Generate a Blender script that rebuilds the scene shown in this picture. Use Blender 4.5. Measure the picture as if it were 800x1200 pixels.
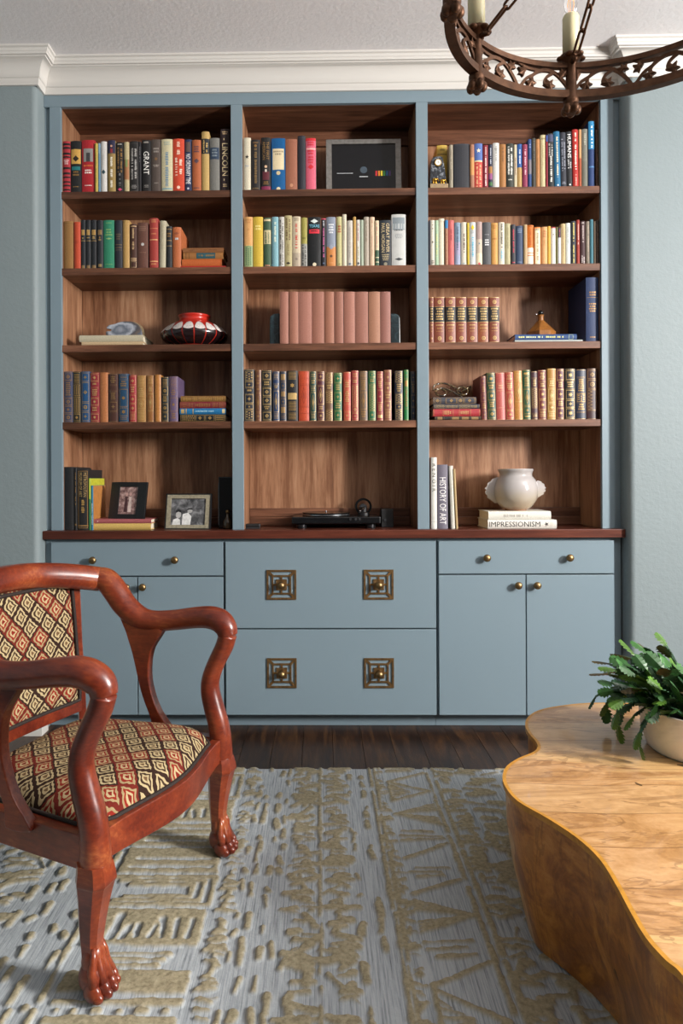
import bpy, bmesh, math, random
import numpy as np
from mathutils import Vector, Matrix

for o in list(bpy.data.objects):
    bpy.data.objects.remove(o, do_unlink=True)
SC = bpy.context.scene
COL = SC.collection
R = math.radians

# ------------------------------------------------------------------ camera
FPX, CX, CY = 803.0, 362.4, 560.0          # focal length and principal point in 800x1200 pixels
CAMH, YAW, ROLL = 1.135, R(0.9), R(0.27)
FWD = Vector((-math.sin(YAW), math.cos(YAW), 0)); RGT = Vector((math.cos(YAW), math.sin(YAW), 0)); UPV = Vector((0, 0, 1))
RC = RGT * math.cos(ROLL) - UPV * math.sin(ROLL); UC = RGT * math.sin(ROLL) + UPV * math.cos(ROLL)
cam_d = bpy.data.cameras.new('camera'); cam = bpy.data.objects.new('camera', cam_d); COL.objects.link(cam)
cam.matrix_world = Matrix(((RC.x, UC.x, -FWD.x, 0), (RC.y, UC.y, -FWD.y, 0), (RC.z, UC.z, -FWD.z, CAMH), (0, 0, 0, 1)))
cam_d.sensor_fit = 'AUTO'; cam_d.sensor_width = 36.0; cam_d.lens = FPX / 1200 * 36.0
cam_d.shift_x = (400 - CX) / 1200; cam_d.shift_y = (CY - 600) / 1200
cam_d.clip_start = 0.05
SC.camera = cam

# ------------------------------------------------------------------ world and lights
world = bpy.data.worlds.new('world'); SC.world = world; world.use_nodes = True
bg = world.node_tree.nodes['Background']
bg.inputs['Color'].default_value = (0.93, 0.965, 1.0, 1); bg.inputs['Strength'].default_value = 0.1
def area(name, loc, target, sx, sy, power, col):
    d = bpy.data.lights.new(name, 'AREA'); d.shape = 'RECTANGLE'; d.size = sx; d.size_y = sy; d.energy = power; d.color = col
    o = bpy.data.objects.new(name, d); COL.objects.link(o); o.location = loc
    o.rotation_euler = (Vector(target) - Vector(loc)).to_track_quat('-Z', 'Y').to_euler()
    return o
area('window_daylight', (3.98, 0.15, 2.12), (0.0, 0.15, 2.12), 0.5, 0.95, 630, (1.0, 0.962, 0.92))
SC.view_settings.view_transform = 'Standard'; SC.view_settings.look = 'None'
SC.view_settings.exposure = -0.4; SC.view_settings.gamma = 1.0; SC.view_settings.use_curve_mapping = False

# ------------------------------------------------------------------ helpers
def px_at(px, py, Y):
    """world X, Z seen at a photo pixel on the vertical plane at distance Y"""
    u, v = (px - CX) / FPX, (CY - py) / FPX
    u, v = u * math.cos(ROLL) + v * math.sin(ROLL), -u * math.sin(ROLL) + v * math.cos(ROLL)
    d = RGT * u + FWD + UPV * v
    k = Y / d.y
    return d.x * k, CAMH + d.z * k
def px_on(px, py, Z):
    """world X, Y seen at a photo pixel on the horizontal plane at height Z"""
    u, v = (px - CX) / FPX, (CY - py) / FPX
    u, v = u * math.cos(ROLL) + v * math.sin(ROLL), -u * math.sin(ROLL) + v * math.cos(ROLL)
    d = RGT * u + FWD + UPV * v
    k = (Z - CAMH) / d.z
    return d.x * k, d.y * k

def lin(h):
    h = h.lstrip('#')
    if len(h) == 3: h = ''.join(c * 2 for c in h)
    out = []
    for i in (0, 2, 4):
        c = int(h[i:i + 2], 16) / 255
        out.append(c / 12.92 if c <= 0.04045 else ((c + 0.055) / 1.055) ** 2.4)
    return tuple(out) + (1.0,)

class NT:
    """tiny node-tree helper"""
    def __init__(s, name):
        s.m = bpy.data.materials.new(name); s.m.use_nodes = True
        s.t = s.m.node_tree; s.b = s.t.nodes['Principled BSDF']; s.c = None
    def n(s, typ, **kw):
        nd = s.t.nodes.new(typ)
        for k, v in kw.items(): setattr(nd, k, v)
        return nd
    def link(s, a, b): s.t.links.new(a, b)
    def coord(s, kind='Object', scale=(1, 1, 1), rot=(0, 0, 0), loc=(0, 0, 0)):
        tc = s.n('ShaderNodeTexCoord'); mp = s.n('ShaderNodeMapping')
        s.link(tc.outputs[kind], mp.inputs[0])
        mp.inputs['Scale'].default_value = scale; mp.inputs['Rotation'].default_value = rot; mp.inputs['Location'].default_value = loc
        return mp.outputs[0]
    def noise(s, vec, scale=5, detail=4, rough=0.5, dist=0.0):
        nd = s.n('ShaderNodeTexNoise'); s.link(vec, nd.inputs['Vector'])
        nd.inputs['Scale'].default_value = scale; nd.inputs['Detail'].default_value = detail
        nd.inputs['Roughness'].default_value = rough; nd.inputs['Distortion'].default_value = dist
        return nd.outputs['Fac']
    def ramp(s, fac, stops):
        nd = s.n('ShaderNodeValToRGB'); s.link(fac, nd.inputs[0])
        cr = nd.color_ramp
        while len(cr.elements) < len(stops): cr.elements.new(0.5)
        for e, (p, c) in zip(cr.elements, stops):
            e.position = p; e.color = c if not isinstance(c, str) else lin(c)
        return nd.outputs[0]
    def math(s, op, a, b=None, c=None):
        nd = s.n('ShaderNodeMath', operation=op)
        for i, v in enumerate((a, b, c)):
            if v is None: continue
            if isinstance(v, (int, float)): nd.inputs[i].default_value = v
            else: s.link(v, nd.inputs[i])
        return nd.outputs[0]
    def mix(s, fac, a, b, blend='MIX'):
        nd = s.n('ShaderNodeMix', data_type='RGBA', blend_type=blend)
        for i, v in ((0, fac), (6, a), (7, b)):
            if isinstance(v, (int, float)): nd.inputs[i].default_value = v
            elif isinstance(v, str): nd.inputs[i].default_value = lin(v)
            elif isinstance(v, tuple): nd.inputs[i].default_value = v
            else: s.link(v, nd.inputs[i])
        return nd.outputs[2]
    def bump(s, height, strength=0.3, dist=0.002):
        nd = s.n('ShaderNodeBump'); s.link(height, nd.inputs['Height'])
        nd.inputs['Strength'].default_value = strength; nd.inputs['Distance'].default_value = dist
        s.link(nd.outputs[0], s.b.inputs['Normal'])
    def base(s, c):
        if isinstance(c, str): s.b.inputs['Base Color'].default_value = lin(c)
        else: s.link(c, s.b.inputs['Base Color'])
    def set(s, rough=0.5, metal=0.0, coat=0.0, spec=0.5, **kw):
        s.b.inputs['Roughness'].default_value = rough; s.b.inputs['Metallic'].default_value = metal
        s.b.inputs['Coat Weight'].default_value = coat; s.b.inputs['Specular IOR Level'].default_value = spec
        for k, v in kw.items(): s.b.inputs[k.replace('_', ' ')].default_value = v
        return s.m

def m_paint(name, col, rough=0.55, bscale=0, bstr=0.25, bdist=0.003):
    t = NT(name)
    v = t.coord('Object')
    n = t.noise(v, 3.0, 3)
    t.base(t.mix(t.math('MULTIPLY', n, 0.14), col, '#%02x%02x%02x' % tuple(max(0, int(int(col[i:i+2], 16) * 0.86)) for i in (1, 3, 5))))
    if bscale:
        t.bump(t.noise(v, bscale, 3, 0.55), bstr, bdist)
    return t.set(rough)

def m_wood(name, stops, axis='Z', scale=1.0, rough=0.42, coat=0.0, bump=0.15, spec=0.4):
    """straight-grained veneer; axis is the grain direction"""
    t = NT(name)
    long, short = 0.55 * scale, 7.0 * scale
    sc = {'X': (long, short, short), 'Y': (short, long, short), 'Z': (short, short, long)}[axis]
    info = t.n('ShaderNodeObjectInfo')
    tc = t.n('ShaderNodeTexCoord'); mp = t.n('ShaderNodeMapping'); t.link(tc.outputs['Object'], mp.inputs[0])
    mp.inputs['Scale'].default_value = sc
    off = t.n('ShaderNodeVectorMath', operation='ADD'); t.link(mp.outputs[0], off.inputs[0])
    sv = t.n('ShaderNodeCombineXYZ')
    for i in range(3): t.link(t.math('MULTIPLY', info.outputs['Random'], 37.0 + i * 11), sv.inputs[i])
    t.link(sv.outputs[0], off.inputs[1])
    v = off.outputs[0]
    n1 = t.noise(v, 1.6, 5, 0.62, 0.8)
    n2 = t.noise(v, 11.0, 4, 0.7, 0.3)
    f = t.math('ADD', t.math('MULTIPLY', n1, 0.68), t.math('MULTIPLY', n2, 0.32))
    t.base(t.ramp(f, stops))
    t.bump(n2, bump, 0.0008)
    return t.set(rough, coat=coat, spec=spec)

MATS = {}
def mat(key, fn):
    if key not in MATS: MATS[key] = fn()
    return MATS[key]

def m_plain(col, rough=0.5, metal=0.0, coat=0.0, grain=60, amt=0.18, bump=0.0):
    """coloured material with slight mottling"""
    key = ('plain', col, rough, metal, coat, grain, amt, bump)
    def f():
        t = NT('finish_' + col.lstrip('#'))
        v = t.coord('Object')
        n = t.noise(v, grain, 3, 0.6)
        c = lin(col)
        k = min(1.6, amt / 0.18)
        d = tuple(x * (1 - 0.28 * k) for x in c[:3]) + (1.0,)
        l = tuple(min(1, x * (1 + 0.15 * k) + 0.003 * k) for x in c[:3]) + (1.0,)
        t.base(t.ramp(n, [(0.25, d), (0.5, c), (0.75, l)]))
        if bump: t.bump(n, bump, 0.0006)
        return t.set(rough, metal, coat)
    return mat(key, f)

class MB:
    def __init__(s): s.v = []; s.f = []; s.uv = None
    def add(s, verts, faces):
        o = len(s.v); s.v += [tuple(p) for p in verts]; s.f += [tuple(i + o for i in f) for f in faces]; return o
    def box(s, x0, x1, y0, y1, z0, z1):
        s.add([(x0, y0, z0), (x1, y0, z0), (x1, y1, z0), (x0, y1, z0), (x0, y0, z1), (x1, y0, z1), (x1, y1, z1), (x0, y1, z1)],
              [(0, 3, 2, 1), (4, 5, 6, 7), (0, 1, 5, 4), (1, 2, 6, 5), (2, 3, 7, 6), (3, 0, 4, 7)])
        return s
    def prism(s, pts, z0, z1, axis='Z'):
        """extrude a 2-D outline"""
        n = len(pts)
        def P(a, b, c):
            return {'Z': (a, b, c), 'Y': (a, c, b), 'X': (c, a, b)}[axis]
        vs = [P(a, b, z0) for a, b in pts] + [P(a, b, z1) for a, b in pts]
        fs = [tuple(range(n))[::-1], tuple(range(n, 2 * n))] + [(i, (i + 1) % n, n + (i + 1) % n, n + i) for i in range(n)]
        s.add(vs, fs); return s
    def lathe(s, prof, n=32, cx=0, cy=0, z=0, axis='Z'):
        vs = []; fs = []
        def P(r, h, a):
            x, y = r * math.cos(a), r * math.sin(a)
            return {'Z': (cx + x, cy + y, z + h), 'Y': (cx + x, cy + h, z + y), 'X': (cx + h, cy + x, z + y)}[axis]
        for r, h in prof:
            for k in range(n): vs.append(P(max(r, 1e-5), h, 2 * math.pi * k / n))
        for i in range(len(prof) - 1):
            for k in range(n):
                k2 = (k + 1) % n
                fs.append((i * n + k, i * n + k2, (i + 1) * n + k2, (i + 1) * n + k))
        s.add(vs, fs); return s
    def tube(s, path, rad, n=10, cap=True, up=(0, 0, 1), closed=False):
        """rad: number, list of numbers, or list of (side, up) pairs"""
        P = [Vector(p) for p in path]; N = len(P)
        if not isinstance(rad, (list, tuple)): rad = [rad] * N
        rings = []
        upv = Vector(up)
        for i, p in enumerate(P):
            if closed: t = P[(i + 1) % N] - P[i - 1]
            else: t = P[min(i + 1, N - 1)] - P[max(i - 1, 0)]
            if t.length < 1e-9: t = Vector((0, 0, 1))
            t.normalize()
            side = t.cross(upv)
            if side.length < 0.05: side = t.cross(Vector((0, 1, 0.01)))
            side.normalize(); u2 = side.cross(t).normalized()
            r = rad[i]; ra, rb = (r if isinstance(r, (list, tuple)) else (r, r))
            rings.append([p + side * ra * math.cos(2 * math.pi * k / n) + u2 * rb * math.sin(2 * math.pi * k / n) for k in range(n)])
        vs = [q for r in rings for q in r]; fs = []
        M = N if closed else N - 1
        for i in range(M):
            j = (i + 1) % N
            for k in range(n):
                k2 = (k + 1) % n
                fs.append((i * n + k, i * n + k2, j * n + k2, j * n + k))
        if cap and not closed:
            fs.append(tuple(range(n))[::-1]); fs.append(tuple(range((N - 1) * n, N * n)))
        s.add(vs, fs); return s
    def ell(s, c, r, nu=14, nv=8, M=None):
        vs = []; fs = []
        for j in range(nv + 1):
            ph = math.pi * j / nv
            for i in range(nu):
                th = 2 * math.pi * i / nu
                q = Vector((r[0] * math.sin(ph) * math.cos(th), r[1] * math.sin(ph) * math.sin(th), r[2] * math.cos(ph)))
                if M: q = M @ q
                vs.append((c[0] + q.x, c[1] + q.y, c[2] + q.z))
        for j in range(nv):
            for i in range(nu):
                i2 = (i + 1) % nu
                fs.append((j * nu + i, (j + 1) * nu + i, (j + 1) * nu + i2, j * nu + i2))
        s.add(vs, fs); return s
    def mesh(s, name, m=None, smooth=False, fixn=True):
        me = bpy.data.meshes.new(name); me.from_pydata(s.v, [], s.f)
        if fixn:
            bm = bmesh.new(); bm.from_mesh(me)
            bmesh.ops.remove_doubles(bm, verts=bm.verts, dist=1e-6)
            bmesh.ops.recalc_face_normals(bm, faces=bm.faces); bm.to_mesh(me); bm.free()
        if m: me.materials.append(m)
        if smooth:
            me.polygons.foreach_set('use_smooth', [True] * len(me.polygons))
        me.update(); return me
    def build(s, name, m=None, parent=None, smooth=False, bevel=0, seg=2, fixn=True, loc=None, auto=None):
        o = bpy.data.objects.new(name, s.mesh(name, m, smooth, fixn)); COL.objects.link(o)
        if parent: o.parent = parent
        if loc: o.location = loc
        if bevel:
            b = o.modifiers.new('bevel', 'BEVEL'); b.width = bevel; b.segments = seg; b.limit_method = 'ANGLE'; b.angle_limit = R(40)
        if auto:
            me = o.data
            bm = bmesh.new(); bm.from_mesh(me)
            for e in bm.edges:
                if len(e.link_faces) == 2 and e.calc_face_angle(0) > R(auto): e.smooth = False
            for f in bm.faces: f.smooth = True
            bm.to_mesh(me); bm.free()
        return o

def empty(name, loc=(0, 0, 0), rz=0.0):
    o = bpy.data.objects.new(name, None); COL.objects.link(o); o.location = loc; o.rotation_euler = (0, 0, rz)
    o.empty_display_size = 0.05
    return o
def tag(o, label, cat, group=None):
    o['label'] = label; o['category'] = cat
    if group: o['group'] = group
    return o
def struct(o): o['kind'] = 'structure'; return o
def inst(me, name, parent=None, loc=(0, 0, 0), rot=(0, 0, 0), scale=None):
    o = bpy.data.objects.new(name, me); COL.objects.link(o); o.location = loc; o.rotation_euler = rot
    if parent: o.parent = parent
    if scale: o.scale = scale
    return o
def catmull(pts, n=6):
    P = [np.array(p, float) for p in pts]; out = []
    for i in range(len(P) - 1):
        p0 = P[max(i - 1, 0)]; p1 = P[i]; p2 = P[i + 1]; p3 = P[min(i + 2, len(P) - 1)]
        for k in range(n):
            t = k / n
            out.append(tuple(0.5 * ((2 * p1) + (-p0 + p2) * t + (2 * p0 - 5 * p1 + 4 * p2 - p3) * t * t + (-p0 + 3 * p1 - 3 * p2 + p3) * t ** 3)))
    out.append(tuple(P[-1])); return out
def closed_catmull(pts, n=6):
    P = [np.array(p, float) for p in pts]; out = []; N = len(P)
    for i in range(N):
        p0, p1, p2, p3 = P[i - 1], P[i], P[(i + 1) % N], P[(i + 2) % N]
        for k in range(n):
            t = k / n
            out.append(tuple(0.5 * ((2 * p1) + (-p0 + p2) * t + (2 * p0 - 5 * p1 + 4 * p2 - p3) * t * t + (-p0 + 3 * p1 - 3 * p2 + p3) * t ** 3)))
    return out

# ------------------------------------------------------------------ shared materials
WALL = m_paint('wall_paint_grey_blue', '#7c888b', 0.6, 70, 0.35, 0.004)
CEIL = m_paint('ceiling_paint', '#f4f3f5', 0.8, 60, 0.3, 0.004)
WHITE = m_paint('white_trim_paint', '#cfccc7', 0.4)
BLUE = m_paint('cabinet_paint_blue_grey', '#778993', 0.38)
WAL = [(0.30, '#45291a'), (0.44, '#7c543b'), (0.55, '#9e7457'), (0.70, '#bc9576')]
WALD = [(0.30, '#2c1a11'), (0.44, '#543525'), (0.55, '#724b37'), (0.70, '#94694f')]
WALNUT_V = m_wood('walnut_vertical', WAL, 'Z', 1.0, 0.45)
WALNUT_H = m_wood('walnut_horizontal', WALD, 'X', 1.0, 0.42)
WALNUT_D = m_wood('walnut_depth', WAL, 'Y', 1.0, 0.45)
COUNTER = m_wood('walnut_counter', [(0.3, '#2a110b'), (0.5, '#4f261b'), (0.7, '#703b2b')], 'X', 1.0, 0.32)
FLOORW = m_wood('dark_oak_floor', [(0.3, '#0e0703'), (0.48, '#2c190d'), (0.62, '#4a3019'), (0.75, '#644528')], 'Y', 2.4, 0.34, bump=0.6)
BRASS = m_plain('#8d7450', 0.4, 1.0, grain=40)
BRONZE = m_plain('#59402a', 0.45, 0.85, grain=50, amt=0.3)
BLACKGAP = m_plain('#0a0c0d', 0.8)

# ================================================================== THE ROOM
YF = 3.1                    # front plane of the upper face frame
YB = 3.372                  # back panel of the shelves
YW = 3.022                  # front plane of the wall beside the alcove
XL, XR = -1.250, 1.354      # alcove sides
CEILZ = 3.012
# floor: dark planks on a slab
fl = struct(MB().box(-3.0, 4.0, -2.6, 3.5, -0.12, -0.016).build('floor', m_plain('#120b07', 0.7)))
pw, pl = 0.127, 2.0
plank_me = MB().box(0.0008, pw - 0.0008, 0.0008, pl - 0.0008, -0.016, 0.0).mesh('plank', FLOORW)
random.seed(4)
for i in range(int(7.0 / pw)):
    y = -2.6 - random.uniform(0, 1.9)
    while y < 3.4:
        # boards cut to the floor's edge keep the shared mesh by scaling along their length
        a, b = max(y, -2.6), min(y + pl, 3.45)
        if b - a > 0.05:
            inst(plank_me, 'plank', fl, (-3.0 + i * pw, a, 0), scale=(1, (b - a) / pl, 1))
        y += pl
struct(MB().box(-3.0, 4.0, -2.6, 3.6, CEILZ, CEILZ + 0.1).build('ceiling', CEIL))
# back wall in plan, with the alcove and its softly rounded corners
def arc(cx, cy, r, a0, a1, n=6): return [(cx + r * math.cos(R(a0 + (a1 - a0) * k / n)), cy + r * math.sin(R(a0 + (a1 - a0) * k / n))) for k in range(n + 1)]
r0 = 0.026
front = [(-3.0, YW)] + arc(XL - r0, YW + r0, r0, -90, 0) + [(XL, 3.42), (XR, 3.42)] + arc(XR + r0, YW + r0, r0, 180, 270) + [(4.0, YW)]
outl = front + [(4.0, 3.6), (-3.0, 3.6)]
mb = MB(); n = len(outl); nf = len(front)
# a single outline, split in quads towards the outside so that no concave face arises
for i in range(nf - 1):
    (x0, y0), (x1, y1) = front[i], front[i + 1]
    mb.add([(x0, y0, 0), (x1, y1, 0), (x1, y1, CEILZ), (x0, y0, CEILZ)], [(0, 1, 2, 3)])
mb.add([(-3.0, 3.6, 0), (4.0, 3.6, 0), (4.0, 3.6, CEILZ), (-3.0, 3.6, CEILZ)], [(3, 2, 1, 0)])
mb.add([(-3.0, YW, 0), (-3.0, 3.6, 0), (-3.0, 3.6, CEILZ), (-3.0, YW, CEILZ)], [(3, 2, 1, 0)])
mb.add([(4.0, YW, 0), (4.0, 3.6, 0), (4.0, 3.6, CEILZ), (4.0, YW, CEILZ)], [(0, 1, 2, 3)])
struct(mb.build('wall_back', WALL, auto=50))
# left wall, right wall with the window opening that lights the room
struct(MB().box(-3.1, -3.0, -2.6, 3.6, 0, CEILZ).build('wall_left', WALL))
WY0, WY1, WZ0, WZ1 = -0.27, 0.57, 1.15, 2.72
mb = MB()
mb.box(4.0, 4.12, -2.6, WY0, 0, CEILZ); mb.box(4.0, 4.12, WY1, 3.6, 0, CEILZ)
mb.box(4.0, 4.12, WY0, WY1, 0, WZ0); mb.box(4.0, 4.12, WY0, WY1, WZ1, CEILZ)
struct(mb.build('wall_right', WALL))
wf = MB()
for a in (WY0, WY1 - 0.05): wf.box(4.02, 4.10, a, a + 0.05, WZ0, WZ1)
for a in (WZ0, WZ1 - 0.05): wf.box(4.02, 4.10, WY0, WY1, a, a + 0.05)
win = struct(wf.build('window_1', WHITE, bevel=0.004))
MB().box(3.94, 4.02, WY0 - 0.05, WY1 + 0.05, WZ0 - 0.04, WZ0).build('window_sill', WHITE, win, bevel=0.005)
glass = NT('window_glass'); glass.base('#ffffff'); gm = glass.set(0.0, Transmission_Weight=1.0, IOR=1.0)
MB().box(4.055, 4.06, WY0 + 0.05, WY1 - 0.05, WZ0 + 0.05, WZ1 - 0.05).build('pane', gm, win)

def sweep(path, prof, name, m, offs_in=1):
    """mitred moulding: path in plan (walked left to right, room on the right-hand side), profile = (out from the wall, z)"""
    P = [Vector(p) for p in path]; N = len(P); rings = []
    for i in range(N):
        d1 = (P[i] - P[i - 1]).normalized() if i else (P[1] - P[0]).normalized()
        d2 = (P[i + 1] - P[i]).normalized() if i < N - 1 else d1
        n1 = Vector((d1.y, -d1.x)); n2 = Vector((d2.y, -d2.x))
        mv = (n1 + n2); mv = mv / max(1e-6, mv.dot(n1))
        rings.append([(P[i].x + mv.x * o, P[i].y + mv.y * o, z) for o, z in prof])
    mb = MB(); k = len(prof)
    mb.add([q for r in rings for q in r], [(i * k + j, (i + 1) * k + j, (i + 1) * k + j + 1, i * k + j + 1) for i in range(N - 1) for j in range(k - 1)])
    return mb.build(name, m, auto=28)
wallpath = [(-3.0, YW), (XL, YW), (XL, YF), (XR, YF), (XR, YW), (4.0, YW)]
ZC = 2.884
crown = [(0.0, ZC - 0.004), (0.010, ZC - 0.004), (0.012, ZC + 0.006), (0.014, ZC + 0.009), (0.016, ZC + 0.022), (0.021, ZC + 0.026), (0.023, ZC + 0.032)]
for k in range(7):
    a = k / 6 * math.pi / 2
    crown.append((0.024 + 0.040 * (1 - math.cos(a)), ZC + 0.034 + 0.056 * math.sin(a)))
crown += [(0.066, ZC + 0.094), (0.074, ZC + 0.095), (0.076, ZC + 0.104), (0.079, ZC + 0.107), (0.081, ZC + 0.117), (0.088, ZC + 0.121), (0.090, CEILZ + 0.002), (0.0, CEILZ + 0.002)]
struct(sweep(wallpath, crown, 'trim_1', WHITE))
base = [(0.0, 0.0), (0.016, 0.0), (0.016, 0.10), (0.012, 0.115), (0.010, 0.130), (0.004, 0.140), (0.0, 0.142)]
struct(sweep([(-3.0, YW), (XL + 0.0, YW), (XL, YF - 0.02)], base, 'baseboard_left', WHITE))
struct(sweep([(XR, YF - 0.02), (XR, YW), (4.0, YW)], base, 'baseboard_right', WHITE))

# ================================================================== BUILT-IN BOOKCASE
def X(px, y=600, Y=YF): return px_at(px, y, Y)[0]
def Zc(py, px=387, Y=YF): return px_at(px, py, Y)[1]
EDGE = [X(73.1), X(272.3), X(285.6), X(489.2), X(503.0), X(705.6)]   # bay openings
SZ = [Zc(220.6), Zc(311.0), Zc(401.8), Zc(492.9)]                    # shelf tops
ST = 0.032                                                            # shelf thickness
CT = Zc(621.2, Y=3.06)                                                # counter top
TOPZ = Zc(121.0)                                                      # head of the openings
bc = tag(empty('bookcase', (0.05, YF, CT)), 'built-in blue-grey bookcase lined with walnut, filling the alcove wall', 'bookcase')
def loc(x, y, z): return (x - 0.05, y - YF, z - CT)
def cb(name, x0, x1, y0, y1, z0, z1, m, parent=bc, bevel=0.0015):
    # mesh is centred on its own origin
    cx, cy, cz = (x0 + x1) / 2, (y0 + y1) / 2, (z0 + z1) / 2
    o = MB().box(x0 - cx, x1 - cx, y0 - cy, y1 - cy, z0 - cz, z1 - cz).build(name, m, parent, bevel=bevel)
    o.location = loc(cx, cy, cz) if parent is bc else (cx, cy, cz)
    return o
cb('face_stile', X(60), EDGE[0], YF, YF + 0.02, CT, TOPZ, BLUE)
cb('face_stile', EDGE[1], EDGE[2], YF, YF + 0.02, CT, TOPZ, BLUE)
cb('face_stile', EDGE[3], EDGE[4], YF, YF + 0.02, CT, TOPZ, BLUE)
cb('face_stile', EDGE[5], X(720.5), YF, YF + 0.02, CT, TOPZ, BLUE)
cb('head_rail', XL, XR, YF, YF + 0.02, TOPZ, ZC + 0.02, BLUE)
cb('filler_strip', XL, X(60), YF + 0.012, YF + 0.03, CT, TOPZ, BLUE)
cb('filler_strip', X(720.5), XR, YF + 0.012, YF + 0.03, CT, TOPZ, BLUE)
for i in range(3):
    a, b = EDGE[2 * i], EDGE[2 * i + 1]
    cb('side_panel', a - 0.018, a, YF + 0.02, YB, CT, TOPZ, WALNUT_V)
    cb('side_panel', b, b + 0.018, YF + 0.02, YB, CT, TOPZ, WALNUT_V)
    cb('back_panel', a, b, YB, YB + 0.012, CT, TOPZ, WALNUT_V)
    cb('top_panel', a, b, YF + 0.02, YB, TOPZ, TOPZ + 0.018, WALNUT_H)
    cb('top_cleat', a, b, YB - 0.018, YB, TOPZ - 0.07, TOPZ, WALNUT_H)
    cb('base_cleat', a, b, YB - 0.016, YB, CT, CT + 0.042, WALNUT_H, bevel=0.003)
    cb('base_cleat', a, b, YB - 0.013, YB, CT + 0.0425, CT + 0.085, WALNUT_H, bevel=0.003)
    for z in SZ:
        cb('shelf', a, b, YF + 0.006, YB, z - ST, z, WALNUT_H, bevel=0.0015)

# countertop
ct = cb('countertop', XL + 0.001, XR - 0.001, 3.06, YB + 0.01, CT - 0.038, CT, COUNTER, None, bevel=0.003)
tag(ct, 'long dark walnut countertop running the width of the alcove', 'countertop')

# ------------------------------------------------------------------ base cabinets
YD = 3.076                                    # front plane of doors and drawers
def D(px): return X(px, 740, YD)
def DZ(py): return Zc(py, 387, YD)
KICK = DZ(838.5)
knob_me = MB().lathe([(0.0001, 0.0), (0.009, 0.0), (0.009, -0.002), (0.005, -0.004), (0.0045, -0.010), (0.007, -0.012), (0.0135, -0.016), (0.0168, -0.021),
                      (0.0165, -0.027), (0.013, -0.032), (0.007, -0.0345), (0.0001, -0.035)], 20, axis='Y').mesh('knob', BRASS, True)
def ring(mb, s0, s1, y0, y1):
    for a in ((-s0, s0, -s0, -s1), (-s0, s0, s1, s0), (-s0, -s1, -s1, s1), (s1, s0, -s1, s1)):
        mb.box(a[0], a[1], y0, y1, a[2], a[3])
pm = MB(); PS = 0.0665
ring(pm, PS, PS - 0.0085, -0.006, 0); ring(pm, 0.0435, 0.036, -0.006, 0); ring(pm, 0.024, 0.017, -0.006, 0)
for sx in (-1, 1):
    for sz in (-1, 1):
        k = 0.0038
        pm.prism([(sx * 0.040 - k * sz, sz * 0.040 + k * sx), (sx * 0.040 + k * sz, sz * 0.040 - k * sx),
                  (sx * 0.062 + k * sz, sz * 0.062 - k * sx), (sx * 0.062 - k * sz, sz * 0.062 + k * sx)], -0.005, 0, 'Y')
for a in (-1, 1):
    pm.box(a * 0.024 if a > 0 else -0.037, 0.037 if a > 0 else -0.024, -0.005, 0, -0.004, 0.004)
    pm.box(-0.004, 0.004, -0.005, 0, 0.024 if a > 0 else -0.037, 0.037 if a > 0 else -0.024)
pm.box(-0.02, 0.02, -0.004, 0, -0.02, 0.02)
plate_me = pm.mesh('pull_plate', m_plain('#8a6c47', 0.42, 0.85, grain=60, amt=0.3))
bigknob_me = MB().lathe([(0.0001, 0.0), (0.014, 0.0), (0.013, -0.006), (0.008, -0.010), (0.0065, -0.016), (0.011, -0.020), (0.0165, -0.026), (0.0165, -0.032),
                         (0.012, -0.038), (0.005, -0.041), (0.0001, -0.0415)], 20, axis='Y').mesh('knob', BRASS, True)

def cabinet(x0, x1, label):
    cxm = (x0 + x1) / 2
    e = tag(empty('base_cabinet', (cxm, YD, 0)), label, 'cabinet')
    def part(name, a, b, y0, y1, z0, z1, m=BLUE, par=e, bevel=0.0015):
        c = Vector(((a + b) / 2, (y0 + y1) / 2, (z0 + z1) / 2))
        o = MB().box(a - c.x, b - c.x, y0 - c.y, y1 - c.y, z0 - c.z, z1 - c.z).build(name, m, par, bevel=bevel)
        o.location = (c.x - cxm, c.y - YD, c.z); return o
    part('body', x0, x1, YD + 0.022, YB, KICK - 0.004, CT - 0.038)
    part('toe_kick', x0, x1, YD + 0.068, YB - 0.03, 0.0, KICK - 0.004)
    return e, part
def front(e, part, kind, px0, px1, py0, py1, knobs, pulls=()):
    a, b, z0, z1 = D(px0), D(px1), DZ(py1), DZ(py0)
    o = part(kind, a, b, YD, YD + 0.021, z0, z1, bevel=0.002)
    c = Vector(((a + b) / 2, YD + 0.0105, (z0 + z1) / 2))
    for kx, ky in knobs:
        inst(knob_me, 'knob', o, (D(kx) - c.x, YD - c.y, DZ(ky) - c.z))
    for kx, ky in pulls:
        inst(plate_me, 'pull_plate', o, (D(kx) - c.x, YD - c.y, DZ(ky) - c.z))
        inst(bigknob_me, 'knob', o, (D(kx) - c.x, YD - 0.004 - c.y, DZ(ky) - c.z))
m1, m2 = D(263), D(512.5)
e, p = cabinet(XL + 0.002, m1 - 0.0005, 'blue-grey base cabinet behind the chair, one drawer over two doors')
front(e, p, 'drawer', 60, 261.6, 634.5, 674.2, [(110.6, 655.3), (206, 655.3)])
front(e, p, 'door', 60, 160.6, 675.8, 838, [(149.5, 687)]); front(e, p, 'door', 161.8, 261.6, 675.8, 838, [(168.5, 687)])
e, p = cabinet(m1 + 0.0005, m2 - 0.0005, 'middle base cabinet with two deep drawers and square brass pulls')
front(e, p, 'drawer', 264.4, 511.0, 634.5, 736.2, [], [(330, 685), (443.7, 685)])
front(e, p, 'drawer', 264.4, 511.0, 737.8, 838, [], [(330, 788.5), (443.7, 788.5)])
e, p = cabinet(m2 + 0.0005, XR - 0.006, 'blue-grey base cabinet beside the burl coffee table, drawer over two doors')
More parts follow.
